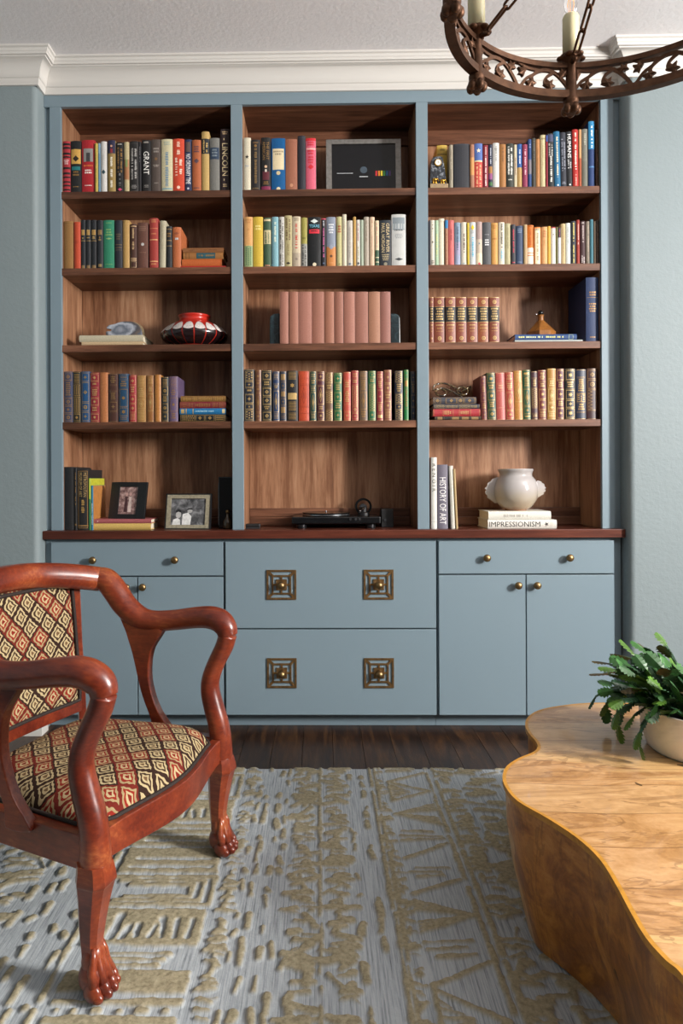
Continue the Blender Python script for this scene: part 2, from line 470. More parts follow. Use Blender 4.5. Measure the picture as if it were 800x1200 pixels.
front(e, p, 'drawer', 514.2, 719.8, 634.5, 672.8, [(569.5, 654), (666, 654)])
front(e, p, 'door', 514.2, 615.8, 674.4, 838, [(606, 686)]); front(e, p, 'door', 617.0, 719.8, 674.4, 838, [(628, 686)])

# ================================================================== BOOKS
PAGE = m_plain('#d9cfb8', 0.8, grain=200)
def cover_mat(col, kind):
    rgb = [int(col[i:i + 2], 16) for i in (1, 3, 5)]
    col = '#%02x%02x%02x' % tuple(int(q * 0.92) for q in rgb)
    if kind == 'leather': return m_plain(col, 0.46, grain=220, amt=0.24, bump=0.12)
    if kind == 'gloss': return m_plain(col, 0.28, grain=30, amt=0.06)
    return m_plain(col, 0.62, grain=260, amt=0.16, bump=0.10)
def ink(col):
    if col in GOLDS: return m_plain(DULL[col], 0.42, 0.25, grain=300, amt=0.25)
    return m_plain(col, 0.55, grain=200, amt=0.08)
GOLDS = {'#c9a566', '#b98f55', '#d8bd82', '#a8895c'}
GOLD = '#c9a566'
DULL = {'#c9a566': '#b08c50', '#b98f55': '#9c7644', '#d8bd82': '#bfa068', '#a8895c': '#8d714a'}
_txt = {}
def text_mesh(body):
    """unit-size lettering as flat polygons: (verts, faces, width), cap height 1"""
    if body in _txt: return _txt[body]
    cu = bpy.data.curves.new('t', 'FONT'); cu.body = body; cu.resolution_u = 2
    ob = bpy.data.objects.new('t', cu); COL.objects.link(ob)
    me = ob.to_mesh()
    vs = [(v.co.x, v.co.y) for v in me.vertices]; fs = [tuple(p.vertices) for p in me.polygons]
    ob.to_mesh_clear(); bpy.data.objects.remove(ob); bpy.data.curves.remove(cu)
    x0 = min(v[0] for v in vs); x1 = max(v[0] for v in vs); y0 = min(v[1] for v in vs); y1 = max(v[1] for v in vs)
    h = y1 - y0
    vs = [((x - x0) / (x1 - x0), (y - y0) / h) for x, y in vs]
    _txt[body] = (vs, fs, (x1 - x0) / h); return _txt[body]

class Spine:
    """draws marks on a book's curved spine; u in -1..1 across, f in 0..1 from the top down"""
    def __init__(s, w, h, b): s.w, s.h, s.b, s.g = w, h, b, {}
    def pt(s, u, f, lift=0.0004):
        return (u * s.w / 2, -lift, s.h * (1 - f))
    def mb(s, name, col): return s.g.setdefault((name, col), MB())
    def poly(s, name, col, pts, lift=0.0004):
        s.mb(name, col).add([s.pt(u, f, lift) for u, f in pts], [tuple(range(len(pts)))])
    def rect(s, name, col, u0, u1, f0, f1, lift=0.0004):
        k = max(1, int(abs(u1 - u0) * 3 + 0.5))
        m = s.mb(name, col)
        vs = []
        for i in range(k + 1):
            u = u0 + (u1 - u0) * i / k; vs += [s.pt(u, f0, lift), s.pt(u, f1, lift)]
        m.add(vs, [(2 * i, 2 * i + 1, 2 * i + 3, 2 * i + 2) for i in range(k)])
    def frame(s, name, col, u0, u1, f0, f1, tu=0.09):
        tf = tu * s.w / 2 / s.h
        s.rect(name, col, u0, u1, f0, f0 + tf); s.rect(name, col, u0, u1, f1 - tf, f1)
        s.rect(name, col, u0, u0 + tu, f0 + tf, f1 - tf); s.rect(name, col, u1 - tu, u1, f0 + tf, f1 - tf)
    def asp(s): return s.w / 2 / s.h        # u units -> f units
    def diamond(s, name, col, cu, cf, ru, rf, hole=0.0):
        P = [(cu - ru, cf), (cu, cf - rf), (cu + ru, cf), (cu, cf + rf)]
        if not hole: s.poly(name, col, P, 0.0006); return
        Q = [(cu + (a - cu) * hole, cf + (b - cf) * hole) for a, b in P]
        for i in range(4): s.poly(name, col, [P[i], P[(i + 1) % 4], Q[(i + 1) % 4], Q[i]], 0.0006)
    def disc(s, name, col, cu, cf, ru, hole=0.0, n=10, lift=0.0006):
        rf = ru * s.asp()
        P = [(cu + ru * math.cos(2 * math.pi * k / n), cf + rf * math.sin(2 * math.pi * k / n)) for k in range(n)]
        if not hole: s.poly(name, col, P, lift); return
        Q = [(cu + (a - cu) * hole, cf + (b - cf) * hole) for a, b in P]
        for i in range(n): s.poly(name, col, [P[i], P[(i + 1) % n], Q[(i + 1) % n], Q[i]], lift)
    def star(s, name, col, cu, cf, ru, n=4, inner=0.35, lift=0.0006):
        rf = ru * s.asp(); P = []
        for k in range(2 * n):
            a = math.pi * k / n + math.pi / 2; q = 1 if k % 2 == 0 else inner
            P.append((cu + ru * q * math.cos(a), cf - rf * q * math.sin(a)))
        s.poly(name, col, P, lift)
    def down(s, col, f0, f1, body, u0=-0.62, u1=0.62):
        """lettering that reads from the top of the spine to its foot"""
        vs, fs, asp = text_mesh(body)
        m = s.mb('lettering', col)
        m.add([s.pt(u0 + (u1 - u0) * y, f0 + (f1 - f0) * x, 0.0007) for x, y in vs], fs)
    def across(s, col, f0, f1, body, u0=-0.8, u1=0.8):
        vs, fs, asp = text_mesh(body)
        m = s.mb('lettering', col)
        m.add([s.pt(u0 + (u1 - u0) * x, f1 - (f1 - f0) * y, 0.0007) for x, y in vs], fs)
    def marks_down(s, col, f0, f1, u0, u1, rng):
        """worn, unreadable title: a column of short strokes"""
        f = f0
        while f < f1:
            st = rng.uniform(0.012, 0.024)
            a, b = u0 + rng.uniform(0, 0.12), u1 - rng.uniform(0, 0.12)
            if rng.random() < 0.82: s.rect('lettering', col, a, b, f, min(f1, f + st), 0.0006)
            f += st + rng.uniform(0.004, 0.012)
    def marks_rows(s, col, f0, f1, wu, rng, rows=None):
        rows = rows or max(1, int((f1 - f0) / 0.035))
        dh = (f1 - f0) / rows
        for r in range(rows):
            half = wu * rng.uniform(0.6, 1.0); u = -half
            while u < half:
                st = rng.uniform(0.10, 0.26)
                s.rect('lettering', col, u, min(half, u + st), f0 + r * dh, f0 + r * dh + dh * 0.58, 0.0006)
                u += st + 0.07

def orn(S, c, f0, f1, kind, G='spine_ornament'):
    """one gilt compartment"""
    cf = (f0 + f1) / 2; hf = (f1 - f0) / 2; a = S.asp(); ru = min(0.46, hf / a * 0.62)
    if kind == 'dia': S.diamond(G, c, 0, cf, ru, ru * a, 0.55); S.diamond(G, c, 0, cf, ru * .3, ru * a * .3)
    elif kind == 'star': S.star(G, c, 0, cf, ru, 4, 0.35)
    elif kind == 'rose': S.star(G, c, 0, cf, ru, 6, 0.55); 
    elif kind == 'x':
        S.star(G, c, 0, cf, ru, 8, 0.45); 
    elif kind == 'ring': S.disc(G, c, 0, cf, ru, 0.6); S.disc(G, c, 0, cf, ru * .3)
    elif kind == 'lines':
        n = max(2, int((f1 - f0) / 0.022))
        for k in range(n): S.rect(G, c, -0.7, 0.7, f0 + (k + .2) * (f1 - f0) / n, f0 + (k + .5) * (f1 - f0) / n)
    elif kind == 'solid': S.rect(G, c, -0.7, 0.7, f0 + 0.010, f1 - 0.010)
    elif kind == 'lat':
        n = max(2, int((f1 - f0) / (0.45 * a)))
        for k in range(n):
            for u in (-0.5, 0.0, 0.5):
                S.diamond(G, c, u, f0 + (k + .5 + (0.5 if u == 0 else 0) * 0.9) * (f1 - f0) / (n + .5), 0.19, (f1 - f0) / (n + .5) * .34)
    elif kind == 'oval':
        S.diamond(G, c, 0, cf, 0.5, hf * 0.85, 0.82); S.diamond(G, c, 0, cf, 0.22, hf * 0.4)
    elif kind == 'bar':
        for u in (-0.5, -0.07, 0.36): S.rect(G, c, u, u + 0.14, f0 + 0.01, f1 - 0.01)
    elif kind == 'title': S.marks_rows(c, f0 + .01, f1 - .01, 0.62, random.Random(int(f0 * 997)), None)
    elif kind == 'zig':
        n = 6
        for k in range(n):
            y0 = f0 + k * (f1 - f0) / n; y1 = y0 + (f1 - f0) / n
            S.poly(G, c, [(-0.7, y0), (0.1, (y0 + y1) / 2), (-0.7, y1), (-0.7, y1 - 0.01), (-0.15, (y0 + y1) / 2), (-0.7, y0 + 0.01)])

def gilt(S, c, plan, bands, rng, framed=True):
    """plan: list of (relative height, ornament)"""
    tot = sum(p[0] for p in plan); f = 0.025; k = 0.95 / tot
    for i, (hgt, kind) in enumerate(plan):
        f0, f1 = f, f + hgt * k; f = f1
        if kind != 'none':
            if framed and kind not in ('solid', 'lines', 'title'): S.frame('spine_ornament', c, -0.82, 0.82, f0 + 0.014, f1 - 0.014, 0.065)
            orn(S, c, f0 + 0.020, f1 - 0.020, kind)
        if i < len(plan) - 1: bands.append(f1); S.rect('spine_ornament', c, -0.9, 0.9, f1 - 0.011, f1 - 0.007); S.rect('spine_ornament', c, -0.9, 0.9, f1 + 0.007, f1 + 0.011)
    S.rect('spine_ornament', c, -0.9, 0.9, 0.012, 0.018); S.rect('spine_ornament', c, -0.9, 0.9, 0.982, 0.988)

def deco(S, spec, bands, rng):
    """spec: 'code f0-f1 colour extra; ...'"""
    side = {}
    for it in [q.strip() for q in spec.split(';') if q.strip()]:
        tk = it.split(' ')
        c = tk[0]
        if c in ('R', 'L'): side[c] = tk[1]; continue
        f0, f1 = [float(q) for q in tk[1].split('-')]
        col = tk[2]; ex = ' '.join(tk[3:])
        if col == 'g': col = GOLD
        if c == 'r': w = float(ex or 0.85); S.rect('spine_label', col, -w, w, f0, f1)
        elif c == 'b': S.rect('spine_panel#' + tk[1], col, -1.0, 1.0, f0, f1, 0.0003)
        elif c == 'o': S.frame('spine_ornament', col, -0.85, 0.85, f0, f1)
        elif c == 'l': S.rect('spine_ornament', col, -0.92, 0.92, f0, f1)
        elif c == 'p': S.marks_rows(col, f0, f1, 0.7, rng, int(ex) if ex else None)
        elif c == 'v':
            k = int(ex or 1)
            if k == 1: S.marks_down(col, f0, f1, -0.32, 0.32, rng)
            else: S.marks_down(col, f0, f1, -0.66, -0.12, rng); S.marks_down(col, f0 + .03, f1, 0.14, 0.66, rng)
        elif c == 't': S.down(col, f0, f1, ex)
        elif c == 'T': a, b = ex.split('|'); S.down(col, f0, f1, a, 0.12, 0.68); S.down(col, f0, f1, b, -0.68, -0.12)
        elif c == 'h': S.across(col, f0, f1, ex)
        elif c == 'd': S.diamond('spine_ornament', col, 0, (f0 + f1) / 2, 0.6, (f1 - f0) / 2)
        elif c == 's': S.star('spine_ornament', col, 0, (f0 + f1) / 2, 0.6, 5, 0.4)
        elif c == 'c': S.disc('spine_ornament', col, 0, (f0 + f1) / 2, 0.3)
        elif c == 'G': orn(S, col, f0, f1, ex)
    return side

def make_book(w, h, d, col, kind='cloth', spec='', plan=None, gold=GOLD, seed=0, soft=False):
    """local frame: x across the spine, y into the shelf, z up; origin at the foot of the spine"""
    rng = random.Random(seed)
    root = empty('book')
    b = min(0.18 * w, 0.005); th = min(0.0026, w * 0.16)
    S = Spine(w, h, b); bands = []
    if plan: gilt(S, gold, plan, bands, rng)
    side = deco(S, spec, bands, rng)
    mb = MB(); us = [-1, -0.66, -0.33, 0, 0.33, 0.66, 1]
    out = [(-w / 2, d)] + [(u * w / 2, b * u * u) for u in us] + [(w / 2, d)]
    inn = [(-w / 2 + th, d)] + [(u * (w / 2 - th), b * u * u + th) for u in us] + [(w / 2 - th, d)]
    k = len(out)
    vs = [(x, y, 0) for x, y in out] + [(x, y, h) for x, y in out] + [(x, y, 0) for x, y in inn] + [(x, y, h) for x, y in inn]
    fs = []
    for i in range(k - 1):
        fs += [(i, i + 1, k + i + 1, k + i), (2 * k + i + 1, 2 * k + i, 3 * k + i, 3 * k + i + 1),
               (k + i, k + i + 1, 3 * k + i + 1, 3 * k + i), (i + 1, i, 2 * k + i, 2 * k + i + 1)]
    fs += [(0, k, 3 * k, 2 * k), (k - 1, 2 * k + k - 1, 3 * k + k - 1, k + k - 1)]
    mb.add(vs, fs)
    for f in bands:                       # raised cords across a leather spine
        z = h * (1 - f); q = 0.0022
        prof = [(-1, 0), (-0.5, 0.0009), (0.5, 0.0009), (1, 0)]
        vv = []
        for u in us:
            for a, l in prof: vv.append((u * w / 2, b * u * u - l - 0.0001, z + a * q))
        mb.add(vv, [(i * 4 + j, i * 4 + j + 1, i * 4 + j + 5, i * 4 + j + 4) for i in range(6) for j in range(3)])
    mb.build('cover', cover_mat(col, kind), root)
    ins = 0.0012 if soft else 0.004
    MB().box(-w / 2 + th, w / 2 - th, b + th, d - ins, ins, h - ins).build('page_block', PAGE, root)
    for (nm, c), m in S.g.items():
        nm = nm.split('#')[0]
        o = m.build(nm, ink(c), root, fixn=False)
        bm = bmesh.new(); bm.from_mesh(o.data)          # cut, then bend the flat marks round the spine
        for q in (-0.66, -0.33, 0.0, 0.33, 0.66):
            bmesh.ops.bisect_plane(bm, geom=bm.verts[:] + bm.edges[:] + bm.faces[:], plane_co=(q * w / 2, 0, 0), plane_no=(1, 0, 0))
        for vt in bm.verts: vt.co.y += b * (2 * vt.co.x / w) ** 2
        bm.to_mesh(o.data); bm.free()
        if nm in ('lettering', 'spine_ornament'): o['kind'] = 'stuff'
    for k_, c in side.items():
        x = w / 2 if k_ == 'R' else -w / 2
        MB().box(min(x, x + (0.0006 if k_ == 'R' else -0.0006)), max(x, x + (0.0006 if k_ == 'R' else -0.0006)), b + 0.001, d, 0.001, h - 0.001).build('jacket_panel', m_plain(c, 0.45), root)
    return root

ORD = ['first', 'second', 'third', 'fourth', 'fifth', 'sixth', 'seventh', 'eighth', 'ninth', 'tenth', 'eleventh', 'twelfth', 'thirteenth', 'fourteenth',
       'fifteenth', 'sixteenth', 'seventeenth', 'eighteenth', 'nineteenth', 'twentieth', 'twenty-first', 'twenty-second', 'twenty-third', 'twenty-fourth',
       'twenty-fifth', 'twenty-sixth', 'twenty-seventh', 'twenty-eighth', 'twenty-ninth', 'thirtieth', 'thirty-first', 'thirty-second', 'thirty-third', 'thirty-fourth', 'thirty-fifth']
BAYL = [(EDGE[0], EDGE[1]), (EDGE[2], EDGE[3]), (EDGE[4], EDGE[5])]
YS = YF + 0.016
def row(shelf, bay, where, books, dep=(0.145, 0.185)):
    """books: (x0, x1, ytop, colour, description, marks, extras)"""
    rng = random.Random(shelf * 10 + bay + 5)
    z0 = (SZ + [CT])[shelf]
    prev = -9
    for i, bk in enumerate(books):
        x0, x1, yt, col, desc, spec = bk[:6]
        ex = bk[6] if len(bk) > 6 else {}
        Y = YS + ex.get('back', rng.uniform(0.0, 0.006))
        ym = (yt + (222, 312.5, 402, 493.5, 621)[shelf]) / 2
        a, b = px_at(x0, ym, Y)[0], px_at(x1, ym, Y)[0]
        lo, hi = BAYL[bay]
        a = max(a, lo + 0.0006, prev); b = min(b, hi - 0.0006)
        w = b - a - 0.0006; prev = b
        h = px_at((x0 + x1) / 2, yt, Y)[1] - z0
        o = make_book(w, h, ex.get('d', rng.uniform(*dep)), col, ex.get('kind', 'cloth'), spec, ex.get('plan'), ex.get('gold', GOLD), seed=shelf * 1000 + bay * 100 + i, soft=ex.get('soft', False))
        o.location = ((a + b) / 2, Y, z0)
        if 'lean' in ex:
            t = ex['lean'] * 3.1 / FPX / h           # tangent of the tilt, + = top to the right
            o.rotation_euler = (0, math.atan(t), 0)
            o.location.z = z0 + abs(math.sin(math.atan(t))) * w / 2
        pos = '' if 'nopos' in ex else ', %s from left on %s' % (ORD[i], where.replace('the ', ''))
        tag(o, desc + pos, 'book', 'books on ' + where)
def flat(shelf, x0, x1, y0, y1, col, label, spec='', plan=None, kind='cloth', d=0.16, Y=None, zb=None, rot=0.0, group=None, gold=GOLD):
    """a book lying flat, spine to the room; returns its top height"""
    Y = YS + 0.004 if Y is None else Y
    z0 = zb if zb is not None else (SZ + [CT])[shelf]
    a, b = px_at(x0, (y0 + y1) / 2, Y)[0], px_at(x1, (y0 + y1) / 2, Y)[0]
    t = (y1 - y0) * Y / FPX
    o = make_book(t, b - a, d, col, kind, spec, plan, gold, seed=int(x0 * 7 + y0))
    # top of the spine to the left, reading left to right
    o.rotation_mode = 'XYZ'
    o.matrix_world = Matrix.Translation((b, Y, z0 + t / 2)) @ Matrix.Rotation(rot, 4, 'Z') @ Matrix.Rotation(-math.pi / 2, 4, 'Y')
    tag(o, label, 'book', group)
    return z0 + t + 0.0003

LE = {'kind': 'leather'}
W1 = 'the top left shelf'
row(0, 0, W1, [
 (72, 82, 165.3, '#b5303a', 'pink and black striped book', 'b .04-.08 #1c0f10; b .11-.15 #1c0f10; b .22-.26 #1c0f10; b .29-.32 #1c0f10; b .50-.54 #1c0f10; b .60-.64 #1c0f10; b .68-.71 #1c0f10; b .77-.80 #1c0f10; b .84-.87 #1c0f10; b .92-.95 #1c0f10; p .36-.46 #e8c8c4 3'),
 (82.5, 95, 165, '#17181a', 'black book with gold picture panel and teal band', 'r .16-.44 #c69a4c .9; d .28-.40 #2a2116; r .49-.56 #1d6f73 .8; p .58-.69 #b98f55 2; p .87-.90 #b98f55 1'),
 (95.5, 111, 164, '#b3202a', 'wide red book with grey photograph on spine', 'r .16-.41 #8d8b88 .72; r .24-.41 #3c3b3c .3; p .47-.52 #d0703a 1; p .56-.65 #f0e6df 2; p .85-.88 #f0e6df 1'),
 (111, 114.2, 167.7, '#c9b154', 'thin yellow book', 'v .2-.8 #8a7a3a'),
 (114.2, 117.3, 167.7, '#7fa3bb', 'thin pale blue book', 'b .2-1 #5b7d99'),
 (117.5, 125, 165.6, '#d9d7d2', 'white book with small dark emblem', 'd .55-.64 #27414a; v .2-.45 #b9b7b3'),
 (126, 135, 164.3, '#a1874f', 'khaki book with navy picture at its head', 'b 0-.25 #23223f; c .08-.14 #c79a7f; r .16-.24 #8c2a30 .3; v .32-.9 #ece6d4'),
 (135.8, 144.8, 166.7, '#1a1919', 'black book with gold lettering and pink dot', 'v .10-.60 #b98f55 2; v .62-.86 #8b8b8d; d .91-.97 #d44a72; p .03-.06 #cfcac0 1'),
 (145, 151, 166.3, '#c3b48a', 'cream and brown pictorial book', 'b .35-.75 #9c6a45; r .35-.5 #7b8a55 .5', {'soft': 1}),
 (151.6, 162, 165.3, '#201d1d', 'black book with two lines of grey lettering', 'v .12-.75 #a9a6a2 2; p .86-.94 #8f8b88 3; o .04-.98 #4a4644'),
 (162.3, 165.2, 166, '#232226', 'very thin black book', 'v .1-.4 #7c7a7c'),
 (166, 176.5, 164, '#191718', 'black book with large white capitals', 't .22-.66 #efece6 GRANT; p .03-.08 #a59f97 1; p .86-.92 #8c8782 2'),
 (176.9, 188.6, 163.3, '#564a44', 'brown-grey book with faint grey title', 'p .16-.27 #9a918a 2; c .34-.40 #7a5a3a; p .48-.53 #a59c94 2; p .82-.85 #988f86 1'),
 (189, 202, 162.9, '#d9cfa9', 'wide cream book with blue vertical lettering', 'p .05-.13 #9aa8a0 2; v .17-.9 #6b8aa0 1; l .93-.96 #7fa0a8'),
 (202.3, 215.6, 162.5, '#d8492c', 'wide orange-red book with cream lettering', 'v .04-.30 #f0cdb8 1; v .36-.70 #f2dcc9 2; c .90-.94 #f0cdb8'),
 (215.8, 224.7, 163.3, '#232f55', 'navy book with white vertical capitals', 'r .05-.24 #5d4a45 .6; t .28-.85 #f0efee NO ORDINARY TIME; c .92-.95 #c9c9d2'),
 (225, 235.3, 163.8, '#b9643a', 'orange-brown book with dark stamped title', 'p .12-.26 #4a3a4c 3; d .36-.46 #54404a; p .92-.96 #54404a 1'),
 (236, 245, 154, '#c8a766', 'tall tan book with black lettered band', 'b .12-.37 #20242c; v .14-.35 #c8a766 2'),
 (245.6, 257, 161.5, '#7c7b76', 'grey book with navy title block', 'r .18-.40 #26384f .95; p .21-.37 #7f8b94 3'),
 (258, 269, 151, '#2a171b', 'tall dark maroon book lettered down its spine', 't .15-.83 #dbc69b - LINCOLN -; p .04-.10 #c9ad84 2; p .88-.94 #c9ad84 2')])
W = 'the top middle shelf'
row(0, 1, W, [
 (285, 293.8, 161.2, '#ddd3ba', 'cream book with black flourish', 's .28-.44 #2c2a26; p .52-.56 #9aa0b0 1'),
 (294, 304.8, 163.6, '#211f22', 'black book with slim gold title', 'p .05-.08 #b98f55 2; c .10-.14 #b98f55; v .17-.85 #a8895c; p .94-.97 #a8895c 1; o .04-.99 #4a4038'),
 (305.7, 317, 161, '#19181a', 'black book with portrait in maroon coat', 'T .08-.42 #b98f55 THE FIRST|AMERICAN; r .64-.80 #5a1f2b .7; c .50-.60 #d7b493; r .60-.65 #d9d0c4 .2; p .83-.90 #b98f55 2; b .92-1 #7c2548'),
 (317.8, 334.2, 161.8, '#0d5b94', 'wide blue book with cream label', 'r .20-.60 #d9c9a5 .82; p .24-.34 #8d8068 2; c .65-.68 #c9b88f; c .96-.98 #d9c9a5', {'kind': 'gloss'}),
 (334.4, 348.2, 162.9, '#a0644c', 'plain terracotta book', 'c .88-.92 #c08a6c; l .05-.06 #8a5240'),
 (348.6, 357.8, 159, '#26262f', 'tall plain navy-black book', 'l .03-.04 #3a3a44'),
 (358.2, 370, 161.8, '#e0647c', 'bright pink book with red lettering', 'b 0-.05 #c8202c; p .07-.16 #c8202c 2; r .19-.22 #e9a9a4 .9; p .23-.33 #c8202c 2; p .35-.50 #c8202c 3; d .50-.60 #c8202c; R #8b8d90', {'d': 0.17})])
W = 'the top right shelf'
row(0, 2, W, [
 (512, 524, 170, '#d2b14e', 'yellow book behind the small stone clock', 'p .08-.14 #8a7430 1; l .18-.20 #6e5a24', {'back': 0.055}),
 (525, 530.7, 169.6, '#a39a86', 'slim grey-beige book', 'v .1-.8 #7d7362'),
 (531.7, 550.4, 168.3, '#272930', 'very wide plain charcoal book', 'l .02-.03 #363943'),
 (550.8, 555.7, 169, '#a9765c', 'thin brownish pink book', 'b .3-.7 #c08a52'),
 (555.9, 565.5, 168, '#c9463c', 'book with blue star top and red striped foot', 'b 0-.40 #4a64a0; s .08-.24 #f0e2c4; l .38-.41 #d8c89a; v .45-.97 #dcae80 2'),
 (566, 572, 170, '#8a2334', 'crimson book with white lettering', 'v .05-.28 #d8b8b4; v .3-.95 #ead8d2'),
 (572.6, 576.9, 169.4, '#252a44', 'thin navy book with coloured foot', 'v .06-.45 #c8ccd6; b .5-.66 #a0703a; b .66-.8 #8b4a7c; b .86-.94 #3c6a3a'),
 (577.4, 585, 167.3, '#dad8d3', 'bright white book', 'v .08-.4 #9d9b97; p .12-.16 #7d7b78 1', {'soft': 1}),
 (585.3, 592.9, 168.7, '#a9743f', 'tan kraft-coloured book', 'v .08-.4 #7d5530'),
 (593.3, 602, 168, '#31362f', 'dark olive book with white lettering', 'v .07-.70 #e4e2da 2; p .80-.84 #c9c6bb 1'),
 (602.2, 605.6, 169.4, '#cfc2a4', 'thin cream book', 'v .3-.7 #7b3f38'),
 (605.8, 612, 168.7, '#b9955c', 'tan book with blue upper half', 'b 0-.53 #1f4f8f; v .1-.45 #d4dbe6'),
 (612.2, 618.2, 169, '#8f3352', 'magenta book with pale lettering', 'v .12-.7 #dfb6c0'),
 (618.8, 622.7, 163, '#27477f', 'thin royal blue book', 'p .1-.2 #8fa0c4; b .42-.72 #6f6a72'),
 (623.3, 627.7, 161.8, '#3f3c35', 'thin dark grey-brown book', 'v .06-.5 #6a655a'),
 (628, 632.6, 163, '#b9814d', 'thin tan-orange book', 'v .2-.8 #9a683c'),
 (633.4, 639.5, 158, '#d0c295', 'cream cloth book', 'p .06-.1 #8d8058 1; v .2-.6 #b5a77c'),
 (639.8, 641.6, 158.5, '#a02c3c', 'very thin red book', 'b 0-.12 #3a5aa0'),
 (642, 649.6, 156.3, '#1f2122', 'black book with bold grey capitals', 'v .18-.42 #b0b0aa 2; v .42-.97 #d4d4cc 1; b .02-.15 #3c3f5c', {'lean': -0.8}),
 (650, 657, 153.8, '#1c6a93', 'teal blue book with cream script', 'v .10-.82 #e0d2b0; c .94-.98 #dfe6e8', {'lean': -1.2}),
 (657.2, 664, 155, '#2b2e3a', 'dark slate book with grey lettering', 'v .12-.72 #8b8f9c 2; p .9-.95 #8b8f9c 2', {'lean': -1.0}),
 (664.2, 671, 154, '#1b1c20', 'black book with bold white word at top', 't .05-.47 #f2f2f0 HUMANS; v .48-.66 #b8b8b8 2; c .93-.97 #e8e8e8', {'lean': -1.0}),
 (671.2, 678, 151.5, '#b8271f', 'red book with white vertical lettering', 'v .06-.72 #efd8cc; v .78-.97 #d89a8c', {'lean': -0.6}),
 (678.2, 681.2, 151.5, '#c89a68', 'thin cream and rust book', 'b .5-1 #9c4a28'),
 (681.8, 688.7, 151, '#77776c', 'grey-olive worn book', 'v .08-.3 #a8a89a; b .55-1 #66655a'),
 (689.7, 697, 142, '#1f3c70', 'tallest blue book with teal lettered top', 'b 0-.42 #2a7fae; v .04-.40 #dfe9ec 1; l .68-.70 #4a7aa8'),
 (698, 701, 152, '#4a2d1e', 'thin dark brown book', 'v .1-.8 #6b4630'),
 (701.2, 703.6, 152, '#7a6a4e', 'thin drab book against the side panel', '')])

W = 'the second left shelf'
BK = 'r .20-.31 g .7; c .35-.39 #d8bd82; l .42-.43 g; r .92-.98 #a8895c .7'
row(1, 0, W, [
 (74.4, 85.6, 259, '#9b713d', 'plain tan-brown cloth book', 'l .04-.05 #7d5a30'),
 (86, 94, 260, '#c54a2a', 'orange-red cloth book', 'p .40-.47 #9a3820 2'),
 (94.3, 99.9, 257.6, '#1d2026', 'black volume with one gold dot', BK),
 (100.2, 106, 257.6, '#1d2026', 'black volume with two gold dots', 'r .20-.31 g .7; p .35-.39 #d8bd82 1; l .42-.43 g; r .92-.98 #a8895c .7'),
 (106.3, 113, 257.6, '#1d2026', 'black volume with three gold dots', 'r .20-.31 g .7; d .33-.37 #d8bd82; p .37-.40 #d8bd82 1; l .42-.43 g; r .92-.98 #a8895c .7'),
 (113.4, 120.4, 257.9, '#20232a', 'black volume with worn gold stamp', 'r .20-.30 #a8895c .7; c .34-.37 #b98f55; d .38-.43 #8b7348; r .90-.96 #8b7348 .6'),
 (121, 133.8, 257.9, '#2f8a68', 'wide green cloth book', 'p .05-.08 #7fa868 1; p .18-.34 #7fa868 3; d .36-.40 #8fb070; p .9-.92 #7fa868 1', ),
 (134.2, 143, 257.9, '#22252f', 'navy-black cloth book with gold rules', 'p .28-.42 #6b5a44 3; l .50-.51 #a8895c; l .56-.57 #a8895c; l .61-.62 #6b5a44'),
 (143.4, 151.4, 257.9, '#bd9558', 'straw-coloured book', 'l .03-.04 #97733f'),
 (152, 160, 262.4, '#4a2a1f', 'dark brown book with pale gold title', 'v .10-.58 #c2a27a; l .04-.06 #c2a27a; l .76-.78 #c2a27a; l .80-.82 #c2a27a; o .84-.97 #c2a27a'),
 (160.8, 173.4, 260.6, '#6a4438', 'wide worn brown leather book', 'p .08-.2 #8b6a58 3; c .46-.49 #b8b4b0; p .64-.67 #8f6c58 1', LE),
 (174.8, 185, 255.5, '#a73a32', 'red book with gold rules', 'p .03-.10 #c98a5c 2; l .20-.21 #c98a5c; l .42-.44 #d0a06c; p .30-.34 #c98a5c 1; l .85-.87 #d0a06c; p .9-.95 #c98a5c 1', {'d': 0.16}),
 (186, 193.6, 258.6, '#bdb499', 'grey-cream book leaning left', 'v .1-.6 #a39a80', {'lean': 1.0, 'd': 0.18}),
 (194.5, 201.2, 265, '#202227', 'short black book with gold rules', 'l .06-.08 #a8895c; p .16-.28 #b98f55 2; l .33-.35 #a8895c; l .46-.48 #a8895c'),
 (202, 212, 266, '#bf6a3d', 'orange cloth book with worn cover', 'd .12-.19 #8b4a30; r .26-.31 #b9b4b4 .4', {'d': 0.19})], )
z = flat(1, 211.8, 265, 310.6, 313, '#b01f1c', 'thin red book, lowest of the small orange stack', group='small stack on the second left shelf', d=0.15)
z = flat(1, 213, 259.6, 302.3, 310.6, '#c2612a', 'orange book in the small stack on the second left shelf', 'l .97-.98 #9c4a20', zb=z, group='small stack on the second left shelf', d=0.14)
z = flat(1, 214.5, 261.5, 294.6, 302.3, '#a06a35', 'tan book with teal label in the small orange stack', 'r .33-.80 #24505a .85; v .36-.78 #8b6a3c; l .06-.08 #6b4522; l .14-.16 #6b4522', zb=z, group='small stack on the second left shelf', d=0.14)
flat(1, 214.2, 262, 289.4, 294.6, '#8f5c33', 'brown book topmost of the small orange stack', 'v .15-.9 #6d4424', zb=z, group='small stack on the second left shelf', d=0.145)

